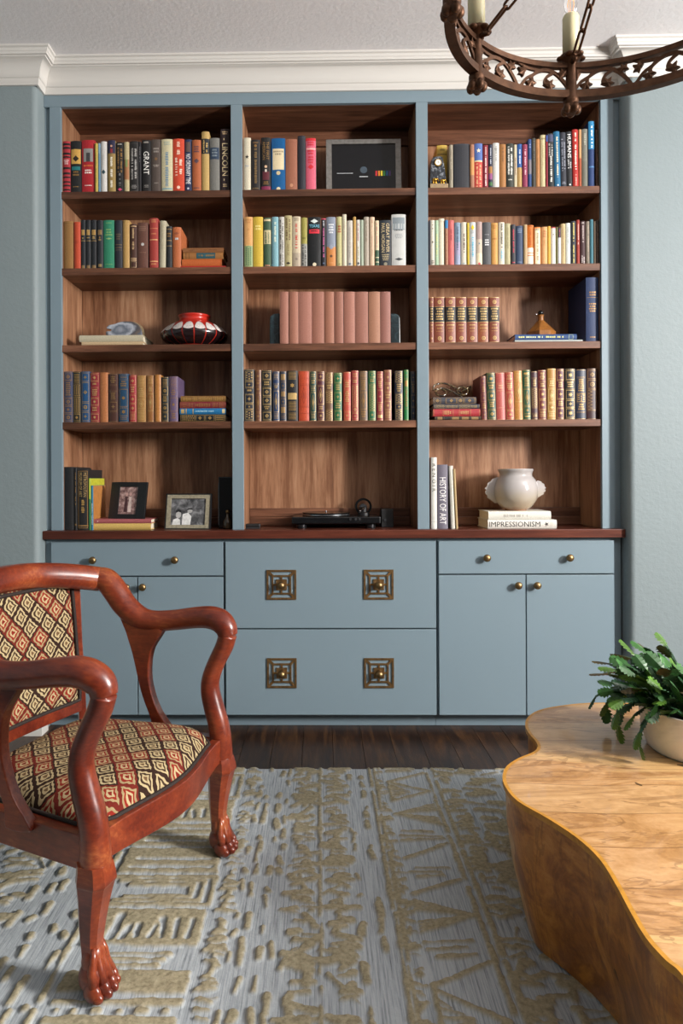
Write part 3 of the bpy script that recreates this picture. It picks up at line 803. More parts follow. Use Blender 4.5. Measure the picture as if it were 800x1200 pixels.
W = 'the second middle shelf'
row(1, 1, W, [
 (286, 296, 254, '#e0a868', 'peach book with green patterned foot', 'b .57-1 #8a9c6c; G .6-.97 #2f5a48 lat; p .05-.14 #b98048 2; c .22-.28 #c08a50'),
 (296.3, 308, 254, '#d8b63c', 'bright yellow book', 'p .17-.28 #f0dc8c 2; p .92-.94 #b89530 1', ),
 (308.6, 317.4, 255, '#3d5a41', 'dark green book with cream title block', 'r .03-.07 #c9ba92 .9; r .25-.53 #c2b68c .95; v .26-.52 #57664a 2; p .95-.99 #c98a70 1'),
 (318.2, 326.3, 254, '#84b4bf', 'pale sky blue book', 'v .08-.5 #dfe6d0'),
 (326.8, 333, 254, '#c9c6bf', 'white book covered in black scribbles', 'v .04-.4 #33312f 2; v .4-.96 #46433f 2', {'soft': 1}),
 (333.2, 342, 252.4, '#b8ac7e', 'olive-cream book with brown lettering', 'v .05-.48 #6b5538 2; v .54-.80 #8d8058; d .90-.95 #2c261c'),
 (342.2, 352.2, 253.5, '#d3c4a8', 'cream book with red vertical title', 'p .03-.10 #8b7d68 2; v .15-.70 #c4443c 1; b .72-1 #a89a86; c .78-.9 #83766a'),
 (352.5, 360, 254.9, '#a49b49', 'olive book with black and white foot', 'b .53-1 #8b8a84; v .55-.98 #2c2c2a 2; p .4-.46 #74702f 1', ),
 (360.7, 375.8, 254.2, '#17191c', 'wide black book with blue word and red block', 'd .04-.13 #cfd8d4; h .15-.21 #7cc4de TEXAS; r .25-.33 #d42a3c .8; p .27-.31 #17191c 1; c .94-.97 #d8cdb0', {'kind': 'gloss'}),
 (376.3, 382, 256, '#23222a', 'thin black book with pink lettering', 'b 0-.02 #c83a5c; v .2-.8 #d06a9c; v .05-.16 #c8c8cc; c .9-.95 #6a7a9a'),
 (382.5, 393.3, 254.2, '#8b93a4', 'grey-blue book with orange landscape foot', 'b .6-1 #bd7a3e; p .14-.35 #e4e6ea 4; d .55-.66 #8b93a4; c .77-.81 #5c3a24; p .92-.94 #d0a070 1'),
 (394.2, 401, 253.8, '#c6c088', 'pale yellow-green book with red mark', 'p .18-.34 #a8442f 3; c .93-.97 #8b8458', {'soft': 1}),
 (401, 406, 251, '#ddd2b8', 'tall ivory book', 'v .1-.5 #b0a78e'),
 (406.4, 413.3, 258.3, '#c9c2b6', 'grey-white book', 'v .15-.8 #a39c92 1; d .92-.97 #5c6a78'),
 (413.6, 417.1, 254, '#c39a50', 'thin golden tan book', ''),
 (417.5, 421.9, 257.6, '#dfdad0', 'thin white book with coloured title', 'v .08-.5 #b07a7c; v .5-.85 #a8a26c; d .9-.97 #20303c', {'soft': 1}),
 (422, 425.8, 257.6, '#a9b5a0', 'thin pale sage book', ''),
 (426.3, 432.3, 254, '#b0a594', 'taupe book', 'v .08-.5 #877c6c'),
 (433, 439, 254.2, '#dfc3a4', 'pinkish cream book', 'v .06-.25 #b8937c; v .35-.8 #c4a48c'),
 (439.4, 444, 258.3, '#e0d0ac', 'thin cream book with green foot', 'b .65-1 #39543f; v .06-.6 #d08a7c; l .8-.82 #d0c4a0; l .9-.92 #d0c4a0'),
 (444.6, 458.4, 257.9, '#232b33', 'wide slate book with two lines of cream capitals', 'T .07-.70 #cdb88c GREAT RIVER|PAUL HORGAN; p .74-.89 #b0a07c 4; c .93-.98 #8b8470'),
 (458.8, 475.5, 251, '#cbccc9', 'wide white book with grey photograph band', 'r .06-.30 #7d878c .85; r .18-.28 #a8aeb0 .8; p .30-.33 #17191b 1; p .38-.48 #8b8f92 3; d .84-.90 #3c3f42', {'kind': 'gloss'})])
W = 'the second right shelf'
row(1, 2, W, [
 (502.4, 504.1, 257.9, '#2b2c38', 'very thin dark navy book beside the divider', ''),
 (504.3, 509.4, 257.9, '#ddd4c2', 'cream book with black ink figure', 's .42-.54 #262322; v .1-.2 #3a3632; p .88-.97 #4a4642 3', {'soft': 1}),
 (509.7, 513.8, 258, '#a9c4a4', 'thin mint green book', 'v .28-.8 #d8d27c', {'soft': 1}),
 (514, 520.8, 256, '#e2dac2', 'tall ivory book with blank spine', 'p .05-.07 #b9b099 1'),
 (521.2, 525, 257.9, '#a06e52', 'thin brown book with blue head', 'b 0-.18 #1f6ea0; v .2-.9 #b98a6c'),
 (525.2, 532, 258, '#cf6a68', 'coral pink book', 'v .2-.45 #8a3a3c'),
 (532.5, 539.6, 260.6, '#7f95ab', 'blue watercolour-patterned book', 'b .45-.75 #8f8aa4; v .1-.65 #46566c 1; b .75-1 #8890a8', {'soft': 1}),
 (540.2, 547.1, 260.3, '#dad0be', 'cream book with brown vertical lettering', 'v .24-.7 #5c4f48; p .94-.98 #8fa8b4 1', {'soft': 1}),
 (547.3, 549.9, 261, '#cdb22e', 'thin bright yellow book', ''),
 (550.2, 557.5, 260.3, '#cdd2d2', 'pale grey book with yellow diamond and blue title', 'd .06-.19 #e8b928; v .35-.80 #3ba4c4 1; p .2-.27 #9aa0a2 2', {'soft': 1}),
 (558, 565, 259.7, '#cbb9a6', 'cream and mauve pictorial book', 'b 0-.4 #a08a84; c .45-.55 #6f7d86; b .72-1 #d6c7a8; d .93-.99 #c03a48', {'soft': 1}),
 (565.3, 575.5, 260.3, '#4b4d50', 'wide dark grey book with white marks', 'p .28-.31 #8d8f92 1; p .40-.56 #e0e2e4 3'),
 (575.8, 583.6, 261, '#d29a50', 'orange-tan book', 'p .06-.16 #b07a38 2; p .36-.42 #a87032 1'),
 (584.2, 591.3, 260.3, '#ddd5bf', 'cream book with black and blue lettering', 'v .04-.60 #4a463f 1; v .64-.9 #5ca8c4 1', {'soft': 1}),
 (591.6, 598.4, 261.7, '#b6ae87', 'sage-beige book', 'v .1-.6 #98906c'),
 (598.8, 604.2, 263, '#35343a', 'charcoal book with red lettering', 'v .12-.7 #c4384c; p .93-.97 #c4384c 1'),
 (604.5, 613, 264.5, '#30425f', 'navy cloth book', 'p .07-.2 #7888a0 3; p .92-.95 #7888a0 1'),
 (613.7, 617.8, 263, '#b59a72', 'thin beige cloth book', ''),
 (618, 625.4, 263.7, '#d8731e', 'orange paperback with white lower part', 'b .57-1 #e0d8c8; l .69-.71 #d8731e; l .75-.77 #d8731e; v .1-.5 #a85414; p .02-.06 #8a4210 1', {'soft': 1}),
 (625.8, 633.9, 266, '#dc8038', 'cream-labelled book with orange edges', 'r .04-.99 #e2d3b0 .72; v .16-.9 #8b7d62 1; p .05-.10 #3c3428 2'),
 (634.6, 641.5, 265.7, '#dba26a', 'peach book', 'p .1-.3 #b87a48 3; v .35-.5 #c08850'),
 (641.7, 645.3, 265, '#d9a83a', 'thin golden yellow book', ''),
 (645.7, 651, 266, '#dcd8cf', 'white book with small grey motif', 'c .15-.25 #6f6b66; b 0-.03 #a02c34', {'soft': 1}),
 (651.4, 653.6, 266, '#6a6430', 'very thin olive book', ''),
 (653.7, 657.3, 266.8, '#d6d4dc', 'thin white book with black top', 'b 0-.27 #2a2430; v .05-.24 #b03a5c; b .97-1 #b03a3c', {'soft': 1}),
 (657.4, 662.8, 262, '#c4ab7c', 'tan parchment-coloured book', 'v .1-.8 #a58c60'),
 (663, 668.4, 261.3, '#d9ddd4', 'pale mint-white book', 'v .1-.5 #a4aca4', {'soft': 1}),
 (669, 675, 259, '#262a34', 'dark navy book with yellow dotted title', 'v .04-.97 #c9b968 1'),
 (675.6, 679.2, 257.5, '#9c3324', 'thin rust red book', 'v .1-.6 #e0bcae'),
 (680, 685.9, 259, '#3d2022', 'dark maroon book with white lettering', 'p .03-.08 #d0c4c0 1; v .1-.5 #b8a8a4; v .8-.98 #c4b8b4 2'),
 (686.6, 691.1, 259.3, '#84786a', 'thin grey-brown book', 'v .1-.7 #a59a88; b .92-1 #6a6052'),
 (691.4, 695.2, 257, '#39717f', 'thin teal book', ''),
 (695.5, 698.2, 259.3, '#5c4c38', 'thin drab brown book', ''),
 (698.4, 702, 258, '#44342a', 'thin dark umber book', 'v .1-.7 #6a5642')], dep=(0.13, 0.165))

W = 'the third middle shelf'
PK = ['#a8705f', '#a56c58', '#a87060', '#a06a58', '#a36b54', '#9a6452', '#a8705f', '#9c6756', '#a8765c', '#99665a']
ex = [(327.6, 338.3), (338.5, 349.5), (349.7, 365.3), (365.5, 379.7), (380.1, 391.4), (391.6, 402.4), (402.9, 415.8), (416, 431.3), (431.8, 445.4), (445.6, 457.6)]
row(2, 1, W, [(a, b, 341.7, PK[i], 'dusty pink cloth volume', 'l .02-.025 #8d5c4c; l .975-.98 #8d5c4c') for i, (a, b) in enumerate(ex)], dep=(0.17, 0.175))
W = 'the third right shelf'
ex = [(503.2, 508.2), (508.6, 521.2), (521.9, 533.8), (534.2, 546.6), (547, 559.6), (560, 573), (573.4, 585.3)]
AQ = 'b .21-.54 #17181c; p .24-.52 #d8bd82 5; G .04-.18 #d8bd82 ring; G .83-.97 #d8bd82 ring; p .60-.64 #d8bd82 1; p .67-.71 #c9a566 1; p .74-.76 #c9a566 1; l .205-.213 #d8bd82; l .54-.548 #d8bd82; l .005-.015 #d8bd82; l .985-.995 #d8bd82'
row(2, 2, W, [(a, b, 348, ['#8a4a38', '#86442f', '#8d4b36', '#87432f', '#8a4734', '#93502f', '#84422f'][i], 'red-brown leather volume with black title label', AQ, LE) for i, (a, b) in enumerate(ex)] , dep=(0.15, 0.155))
row(2, 2, W, [(686.8, 701.8, 325, '#22365e', 'large navy book with gold lettering by the right side panel of the third right shelf', 'p .22-.30 #b98f55 2; l .31-.315 #b98f55; p .40-.55 #b98f55 4; p .92-.95 #b98f55 1', {'d': 0.225, 'nopos': 1})])

W = 'the fourth left shelf'
g2 = '#b98f55'
row(3, 0, W, [
 (73.5, 85, 435.4, '#3f4560', 'slate blue gilt leather book', '', {'kind': 'leather', 'plan': [(1, 'ring'), (2.2, 'title'), (1, 'ring'), (1, 'star'), (1, 'ring')], 'gold': g2}),
 (85.2, 94.3, 435.4, '#181d1c', 'black-green leather book with gilt bars', '', {'kind': 'leather', 'plan': [(1.5, 'lines'), (1.6, 'bar'), (2.3, 'bar'), (1, 'rose')], 'gold': GOLD}),
 (94.8, 104.9, 435.2, '#1f4f7c', 'bright blue gilt leather book', '', {'kind': 'leather', 'plan': [(1, 'star'), (2.2, 'dia'), (1, 'ring'), (1, 'star')]}),
 (105.2, 116.2, 436.5, '#8f1f2f', 'crimson leather book with gold cross panels', '', {'kind': 'leather', 'plan': [(1, 'x'), (.8, 'title'), (1.3, 'title'), (1, 'x'), (1, 'title'), (1, 'x')], 'gold': '#d8bd82'}),
 (116.6, 126.4, 436.5, '#b97546', 'plain tan leather book', '', {'kind': 'leather', 'plan': [(1, 'none'), (.8, 'none'), (1.8, 'none'), (1, 'none')], 'gold': '#a06238'}),
 (126.9, 137.9, 437.9, '#4a2b22', 'dark brown leather book with raised bands', '', {'kind': 'leather', 'plan': [(1, 'title'), (.6, 'none'), (1, 'title'), (1, 'star'), (.9, 'none')], 'gold': '#a8895c'}),
 (138.8, 150.3, 437.9, '#204868', 'blue leather book with gilt flowers', '', {'kind': 'leather', 'plan': [(.5, 'lines'), (1, 'title'), (2, 'x'), (1, 'rose'), (.5, 'lines')], 'gold': g2}),
 (151, 159.5, 439.5, '#a31f30', 'bright red leather book with gilt lozenges', '', {'kind': 'leather', 'plan': [(1, 'dia'), (1, 'title'), (1, 'dia'), (1, 'dia'), (.9, 'lines')], 'gold': '#d8bd82'}),
 (159.9, 170.8, 440, '#a87a42', 'golden tan leather book', '', {'kind': 'leather', 'plan': [(1, 'lines'), (1.2, 'title'), (1, 'oval'), (1.2, 'lines')], 'gold': '#d8bd82'}),
 (171.7, 180.3, 440, '#96602f', 'chestnut leather book with oval medallion', '', {'kind': 'leather', 'plan': [(.9, 'lines'), (.8, 'title'), (1.8, 'oval'), (1, 'none')], 'gold': '#d8bd82'}),
 (180.7, 188.3, 439, '#b97a3a', 'orange-tan leather book', '', {'kind': 'leather', 'plan': [(.8, 'none'), (2, 'none'), (1, 'none')], 'gold': '#8d5a2a'}),
 (189, 197.2, 441.6, '#1c2226', 'black leather book with gilt rings', '', {'kind': 'leather', 'plan': [(1, 'lines'), (1, 'ring'), (1, 'title'), (1, 'ring'), (1, 'star')]}),
 (198, 208.2, 441, '#6b5878', 'lilac leather book with gilt sunburst', '', {'kind': 'leather', 'plan': [(1.2, 'lines'), (1, 'title'), (1.6, 'x'), (1, 'title')], 'gold': g2, 'd': 0.17})])
g = 'gilt stack on the fourth left shelf'
z = flat(3, 211, 264.5, 485.2, 494, '#1d201f', 'black gilt book, lowest of the stack beside the lilac book', '', plan=[(.6, 'bar'), (.8, 'lat'), (1, 'dia'), (1, 'dia'), (1, 'bar')], kind='leather', group=g, d=0.15)
z = flat(3, 210.5, 264.5, 478.2, 485.2, '#1f73a8', 'sky blue gilt book in the stack beside the lilac book', 'r .03-.10 #d8bd82 .7; l .13-.15 #d8bd82; l .28-.30 #d8bd82; v .34-.74 #8fb8cc; r .92-.98 #c9b88c .7', kind='leather', zb=z, group=g, d=0.15)
z = flat(3, 210.5, 264.5, 470.6, 478.2, '#7c1d2c', 'crimson gilt book in the stack beside the lilac book', '', plan=[(.6, 'bar'), (.6, 'lines'), (1.6, 'title'), (.6, 'lines'), (.5, 'bar')], kind='leather', zb=z, group=g, d=0.15, gold='#b98f55')
flat(3, 211.5, 264.5, 463.8, 470.6, '#8a6130', 'brown gilt book topmost of the stack beside the lilac book', '', plan=[(1, 'title'), (.5, 'lines'), (1.4, 'title'), (1, 'title')], kind='leather', zb=z, group=g, d=0.155)

W = 'the fourth middle shelf'
row(3, 1, W, [
 (286.2, 297.6, 432.7, '#1d2230', 'navy book with gilt check pattern', '', {'kind': 'leather', 'plan': [(1.2, 'lat'), (.8, 'star'), (.7, 'title'), (1.1, 'star'), (.7, 'star'), (1.2, 'lat')], 'gold': '#d8bd82'}),
 (298.6, 305.9, 433.5, '#6a3f2c', 'copper brown gilt book', '', {'kind': 'leather', 'plan': [(1, 'rose'), (.6, 'title'), (.6, 'title'), (2, 'oval'), (.8, 'rose')], 'gold': g2}),
 (306.8, 318.2, 433.7, '#1c1d20', 'black book with gilt diamonds', '', {'kind': 'leather', 'plan': [(1, 'dia'), (.9, 'title'), (1, 'dia'), (1, 'dia'), (.8, 'title'), (1, 'dia')], 'gold': '#d8bd82'}),
 (319.5, 327.2, 435, '#1f3a66', 'royal blue gilt book', '', {'kind': 'leather', 'plan': [(.7, 'lines'), (.5, 'none'), (.7, 'title'), (2.3, 'oval'), (.8, 'lines')], 'gold': '#d8bd82'}),
 (327.7, 335.3, 435, '#22304a', 'dark blue book with gold panels', '', {'kind': 'leather', 'plan': [(1, 'solid'), (.9, 'star'), (.9, 'solid'), (.8, 'star'), (1, 'solid'), (.6, 'lines')], 'gold': '#a8895c'}),
 (336, 348.8, 434.4, '#1d1c20', 'wide black gilt book with a gold numeral', 'h .44-.57 #d8bd82 1; G .02-.18 g lines; G .20-.38 g rose; G .61-.80 g lines; G .83-.97 g lines', {'kind': 'leather'}),
 (349.9, 362, 434.9, '#c24a28', 'orange-red leather book', '', {'kind': 'leather', 'plan': [(.8, 'none'), (.8, 'none'), (3, 'oval'), (.8, 'none'), (.9, 'none')], 'gold': '#8f3018'}),
 (363, 370.3, 435, '#16453f', 'dark teal-green gilt book', '', {'kind': 'leather', 'plan': [(.6, 'lines'), (.7, 'title'), (.6, 'lines'), (2, 'oval'), (.7, 'lines')], 'gold': '#d8bd82'}),
 (371.4, 380, 434.9, '#56202e', 'burgundy gilt book with long medallion', '', {'kind': 'leather', 'plan': [(.8, 'star'), (.5, 'none'), (1.9, 'oval'), (.7, 'title'), (.8, 'x')], 'gold': '#d8bd82'}),
 (381, 390, 436.2, '#6d4c34', 'brown book with gold panels', '', {'kind': 'leather', 'plan': [(1, 'lat'), (.8, 'title'), (1.2, 'lat'), (.7, 'none'), (1, 'lat')], 'gold': '#d8bd82'}),
 (391, 400.4, 436.8, '#1d6a3f', 'green gilt book with leaf panels', '', {'kind': 'leather', 'plan': [(1, 'star'), (1, 'title'), (1, 'star'), (1, 'title'), (1, 'star')], 'gold': '#d8bd82'}),
 (402.3, 411, 435.8, '#c24d3c', 'coral red gilt book', '', {'kind': 'leather', 'plan': [(.8, 'none'), (1, 'title'), (1.6, 'title'), (.8, 'none'), (.9, 'star')], 'gold': '#d8bd82'}),
 (411.6, 419.9, 434.2, '#9f2332', 'crimson gilt book with dotted panel', '', {'kind': 'leather', 'plan': [(.7, 'lines'), (.7, 'title'), (2.2, 'lat'), (.7, 'ring'), (.7, 'star')], 'gold': '#d8bd82'}),
 (420.8, 430.5, 434.7, '#6b5442', 'grey-brown gilt book', '', {'kind': 'leather', 'plan': [(.6, 'lines'), (1.2, 'title'), (1.6, 'oval'), (.9, 'title')], 'gold': g2}),
 (431.6, 440.2, 434.5, '#1f6a42', 'green book with gilt lattice', '', {'kind': 'leather', 'plan': [(.6, 'star'), (.7, 'title'), (2.8, 'lat'), (1, 'star')], 'gold': '#d8bd82'}),
 (441.2, 449, 435.1, '#8f2030', 'dark crimson gilt book', '', {'kind': 'leather', 'plan': [(.7, 'lines'), (1, 'title'), (1.3, 'star'), (1, 'title'), (.6, 'solid')], 'gold': '#d8bd82'}),
 (449.9, 458.7, 433.3, '#8a4a3c', 'terracotta gilt book', '', {'kind': 'leather', 'plan': [(1.2, 'star'), (.9, 'x'), (.8, 'title'), (.9, 'x'), (.9, 'lines')], 'gold': '#d8bd82'}),
 (462.5, 471.9, 434.4, '#1c2236', 'navy gilt book after the gap', '', {'kind': 'leather', 'plan': [(.9, 'lat'), (1, 'title'), (.8, 'lat'), (.6, 'star'), (.8, 'lat')], 'gold': '#d8bd82'}),
 (473.2, 478.7, 433.3, '#1d7a3c', 'thin bright green gilt book', '', {'kind': 'leather', 'plan': [(.6, 'star'), (.7, 'solid'), (1.6, 'title'), (.8, 'none')], 'gold': g2}),
 (481, 487.2, 435.1, '#1a2438', 'navy gilt book beside the divider', '', {'kind': 'leather', 'plan': [(.8, 'star'), (1, 'title'), (1, 'dia'), (1, 'star')], 'gold': '#a8895c'})])
W = 'the fourth right shelf'
g = 'gilt stack under the spectacles'
z = flat(3, 509.4, 563.4, 486.9, 491.5, '#211f1c', 'black gilt book, lowest of the stack under the spectacles', '', plan=[(.8, 'solid'), (.7, 'none'), (1, 'solid'), (1, 'solid'), (1, 'solid')], kind='leather', group=g, d=0.15, gold='#a8895c')
z = flat(3, 507.3, 562.8, 478.3, 486.9, '#ad3038', 'red gilt book in the stack under the spectacles', '', plan=[(.7, 'none'), (.8, 'title'), (.5, 'none'), (.9, 'title'), (.7, 'none')], kind='leather', zb=z, group=g, d=0.15, gold='#d8bd82')
z = flat(3, 508, 562, 473.0, 478.3, '#22354a', 'dark blue gilt book in the stack under the spectacles', '', plan=[(.8, 'lat'), (1, 'lines'), (.9, 'lat'), (.6, 'lines')], kind='leather', zb=z, group=g, d=0.15, gold='#d8bd82')
ZGLASS = flat(3, 507.3, 558, 464.7, 473.0, '#3a3c48', 'grey-blue gilt book topmost of the stack under the spectacles', '', plan=[(.6, 'ring'), (.4, 'none'), (1, 'dia'), (.6, 'ring'), (1, 'dia')], kind='leather', zb=z, group=g, d=0.155, gold='#c9a566')
row(3, 2, W, [
 (563.8, 570.9, 440.6, '#6a2a30', 'maroon gilt book leaning right of the stack', '', {'kind': 'leather', 'plan': [(1, 'star'), (1, 'title'), (1, 'star'), (1, 'title'), (1, 'star')], 'gold': g2, 'lean': -1.5, 'nopos': 1}),
 (571.5, 581.6, 436.8, '#26452f', 'dark green gilt book', '', {'kind': 'leather', 'plan': [(1, 'rose'), (.8, 'title'), (1, 'rose'), (.9, 'title'), (1, 'dia')], 'lean': -1.6}),
 (582, 592.3, 436.8, '#b6544c', 'plain coral leather book', '', {'kind': 'leather', 'plan': [(.9, 'none'), (.7, 'title'), (1.6, 'none'), (1, 'none')], 'gold': '#d8a07c', 'lean': -1.2}),
 (592.8, 602.8, 436.2, '#a83c34', 'red gilt leather book', '', {'kind': 'leather', 'plan': [(.8, 'title'), (1, 'title'), (1.8, 'oval'), (.8, 'star')], 'gold': '#d8bd82', 'lean': -1.2}),
 (603.2, 612.9, 434.4, '#bd8038', 'golden tan leather book', '', {'kind': 'leather', 'plan': [(.9, 'lines'), (2.2, 'oval'), (.8, 'none'), (.9, 'none')], 'gold': '#d8bd82', 'lean': -1.2}),
 (613.4, 622.4, 433.3, '#245237', 'green gilt leather book', '', {'kind': 'leather', 'plan': [(.5, 'solid'), (1.2, 'title'), (1.7, 'oval'), (.8, 'star'), (.4, 'solid')], 'gold': '#c9a566', 'lean': -1.0}),
 (622.8, 630.6, 435, '#4c2f36', 'plum gilt leather book', '', {'kind': 'leather', 'plan': [(.6, 'none'), (1, 'title'), (2, 'lat'), (.6, 'none'), (.5, 'lines')], 'gold': '#d8bd82', 'lean': -0.8}),
 (631, 640.7, 433.5, '#6a2323', 'dark red book with gold diamonds', '', {'kind': 'leather', 'plan': [(1, 'title'), (.7, 'title'), (1, 'x'), (1, 'x'), (.8, 'lines')], 'gold': '#d8bd82', 'lean': -0.6}),
 (641.6, 651.5, 431.7, '#b0803a', 'tall golden brown leather book', '', {'kind': 'leather', 'plan': [(.9, 'none'), (.9, 'title'), (1.4, 'oval'), (.9, 'star'), (.6, 'lines')], 'gold': '#e0c88c'}),
 (651.9, 661.5, 432, '#5c2030', 'maroon book with framed gilt flowers', '', {'kind': 'leather', 'plan': [(1, 'star'), (.8, 'title'), (1, 'star'), (.8, 'title'), (1, 'star')], 'gold': '#d8bd82'}),
 (662.1, 674.2, 432, '#17181b', 'wide black book with gold rosettes', '', {'kind': 'leather', 'plan': [(1, 'x'), (.9, 'title'), (1, 'x'), (.8, 'star'), (1, 'x')], 'gold': '#d8bd82'}),
 (675, 686.8, 432.7, '#222a40', 'wide navy book with gold lattice band', '', {'kind': 'leather', 'plan': [(.7, 'none'), (1.6, 'title'), (.9, 'lat'), (1, 'title'), (.6, 'none')], 'gold': '#c9a566'}),
 (687.5, 700.3, 431.7, '#3a1a1e', 'dark maroon book with gold zigzag', '', {'kind': 'leather', 'plan': [(.9, 'dia'), (.9, 'ring'), (2, 'zig'), (.7, 'none')], 'gold': '#a8895c'})], dep=(0.15, 0.17))

W = 'the counter at left'
row(4, 0, W, [
 (74.2, 86.8, 547.2, '#17171a', 'tall plain black book', 'l .05-.053 #2c2c30', {'d': 0.22}),
 (87.0, 90.0, 548, '#1c1b1c', 'thin black book with gold lettering', 'v .08-.6 #b98f55; p .9-.95 #b98f55 1', {'d': 0.2}),
 (90.3, 103.6, 550.4, '#1b1a1b', 'black art book with gold capitals', 'T .05-.45 #d8bd82 METROPOLITAN|MUSEUM OF ART; v .50-.72 #c9a566; o .02-.97 #b98f55; l .92-.94 #b98f55', {'d': 0.2}),
 (103.8, 106.2, 560.5, '#2f7a45', 'thin green book with yellow-green cover', 'b .0-.4 #a8b83a; R #b8b832', {'d': 0.2}),
 (106.4, 109.2, 569, '#2f7d9c', 'thin blue book with orange painted cover', 'v .4-.9 #dfe6e8; R #b0763c', {'d': 0.18})], dep=(0.18, 0.2))
row(4, 2, 'the counter at right', [
 (505, 512, 536, '#e3e0d8', 'tall white book with spaced dark capitals', 't .09-.48 #4a4640 R E N O I R; l .90-.905 #b0aca4; L #8a5a3c', {'kind': 'gloss', 'd': 0.2}),
 (512.6, 524.8, 544.5, '#6f6a78', 'wide purple-grey book with white lettering', 't .20-.93 #e8e6e4 HISTORY OF ART', {'d': 0.21}),
 (528.6, 533.4, 545.8, '#dcd8cc', 'white book leaning toward the purple-grey book', 'v .1-.9 #c4c0b4', {'lean': -2.6, 'd': 0.2}),
 (533.9, 536.6, 549.5, '#b59a6a', 'thin tan book leaning on the white one', '', {'lean': -3.0, 'd': 0.2})])
z = flat(4, 107.8, 176.5, 614.2, 621.6, '#d8b566', 'yellow book lying under the pink book', 'l .005-.01 #b89548', d=0.15, Y=YS + 0.01)
ZFR1 = flat(4, 108.3, 177.0, 609.3, 614.2, '#a85a5c', 'pink book lying on the yellow book, under the black frame', 'c .08-.10 #e0c0b8', d=0.15, Y=YS + 0.01, zb=z)
z = flat(4, 571.6, 652.3, 611.2, 621.0, '#e6e2d8', 'white art book with black serif title, lying under another', 't .02-.76 #24211e IMPRESSIONISM; s .83-.87 #3a3632; p .90-.97 #c9c4b8 1; L #a0523c', d=0.21, Y=YS + 0.004)
ZVASE = flat(4, 572.2, 645.6, 601.2, 611.2, '#e4e1d6', 'white book with faint grey title under the white vase', 'v .24-.62 #a29d93; L #a0523c', d=0.2, Y=YS + 0.004, zb=z)
z = flat(2, 95.5, 167.5, 398.9, 403.4, '#cbb08a', 'thin tan book under the cream book and agate', d=0.19, Y=YS + 0.006)
ZAGATE = flat(2, 92.6, 167.6, 391.2, 398.9, '#c6bda2', 'mottled cream book with the agate slice on top', d=0.2, Y=YS + 0.004, zb=z)
z = flat(2, 603, 682.6, 398.0, 400.6, '#a9b0ac', 'thin pale grey book under the blue book', d=0.15)
ZBOT = flat(2, 603.4, 675.8, 391.4, 398.0, '#29497c', 'blue book with yellow lettering under the wooden bottle', 'v .03-.16 #d8d27c; v .18-.45 #c9cfa0; v .5-.78 #d8d27c; o .87-.94 #b9c9a0', d=0.14, zb=z)

# ================================================================== OBJECTS ON THE SHELVES
BLACKG = m_plain('#0d0e10', 0.25, grain=20, amt=0.05)
BLACKM = m_plain('#151517', 0.5, grain=80)
CHROME = m_plain('#b8b8ba', 0.2, 1.0, grain=20, amt=0.05)
def frame_thing(name, label, cat, cx_px, y_top, y_bot, x0, x1, zb, Y, rz, tilt, border, thick, frame_m, group=None):
    """picture frame standing on its lower edge, leaning back"""
    a, b = px_at(x0, (y_top + y_bot) / 2, Y)[0], px_at(x1, (y_top + y_bot) / 2, Y)[0]
    w = (b - a) / math.cos(rz); h = (px_at(cx_px, y_top, Y + 0.02)[1] - zb) / math.cos(tilt)
    root = tag(empty(name, ((a + b) / 2, Y, zb)), label, cat, group)
    root.rotation_euler = (-tilt, 0, rz)
    mb = MB()
    bl, bt, bb = border
    mb.box(-w / 2, -w / 2 + bl, 0, thick, 0, h); mb.box(w / 2 - bl, w / 2, 0, thick, 0, h)
    mb.box(-w / 2 + bl, w / 2 - bl, 0, thick, h - bt, h); mb.box(-w / 2 + bl, w / 2 - bl, 0, thick, 0, bb)
    mb.build('frame', frame_m, root, bevel=0.0015)
    MB().box(-w / 2 + bl * .5, w / 2 - bl * .5, thick * 0.55, thick * 0.8, bb * .5, h - bt * .5).build('backing', BLACKM, root)
    # easel leg behind
    return root, w, h
def print_poly(mb, pts, y): mb.add([(x, y, z) for x, z in pts], [tuple(range(len(pts)))])
def disc_pts(cx, cz, rx, rz_, n=14): return [(cx + rx * math.cos(2 * math.pi * k / n), cz + rz_ * math.sin(2 * math.pi * k / n)) for k in range(n)]

# framed black print on the top middle shelf: a plain abstract stand-in in the same colours
SILVER = m_plain('#8d8a86', 0.4, 0.6, grain=60, amt=0.2)
fr, w, h = frame_thing('picture_frame', 'silver-framed black print with coloured stripes on top middle shelf', 'picture frame', 426, 162.4, 230, 382, 470.5, SZ[0], YF + 0.10, 0, R(5), (0.026, 0.022, 0.026), 0.016, SILVER)
pr = MB().box(-w / 2 + 0.026, w / 2 - 0.026, 0.006, 0.008, 0.026, h - 0.022).build('print', m_plain('#0c0d11', 0.22, grain=8, amt=0.04), fr)
m = MB(); print_poly(m, [(-0.020, 0.10), (0.020, 0.10), (0.020, 0.104), (-0.020, 0.104)], 0.0055)
print_poly(m, [(-0.125, 0.118), (-0.05, 0.118), (-0.05, 0.1205), (-0.125, 0.1205)], 0.0055)
m.build('pale_line', m_plain('#b9bdc0', 0.5), pr, fixn=False)
m = MB(); print_poly(m, disc_pts(0, 0.135, 0.017, 0.017), 0.0055); m.build('pale_disc', m_plain('#3d4a55', 0.5), pr, fixn=False)
for k, c in enumerate(['#b3262c', '#d07a22', '#d6c238', '#3f8a44', '#2c6aa0', '#5c3f80']):
    m = MB(); x = 0.055 + k * 0.0125
    print_poly(m, [(x, 0.105), (x + 0.0085, 0.105), (x + 0.0085, 0.130), (x, 0.130)], 0.0055)
    m.build('colour_stripe', m_plain(c, 0.5), pr, fixn=False)

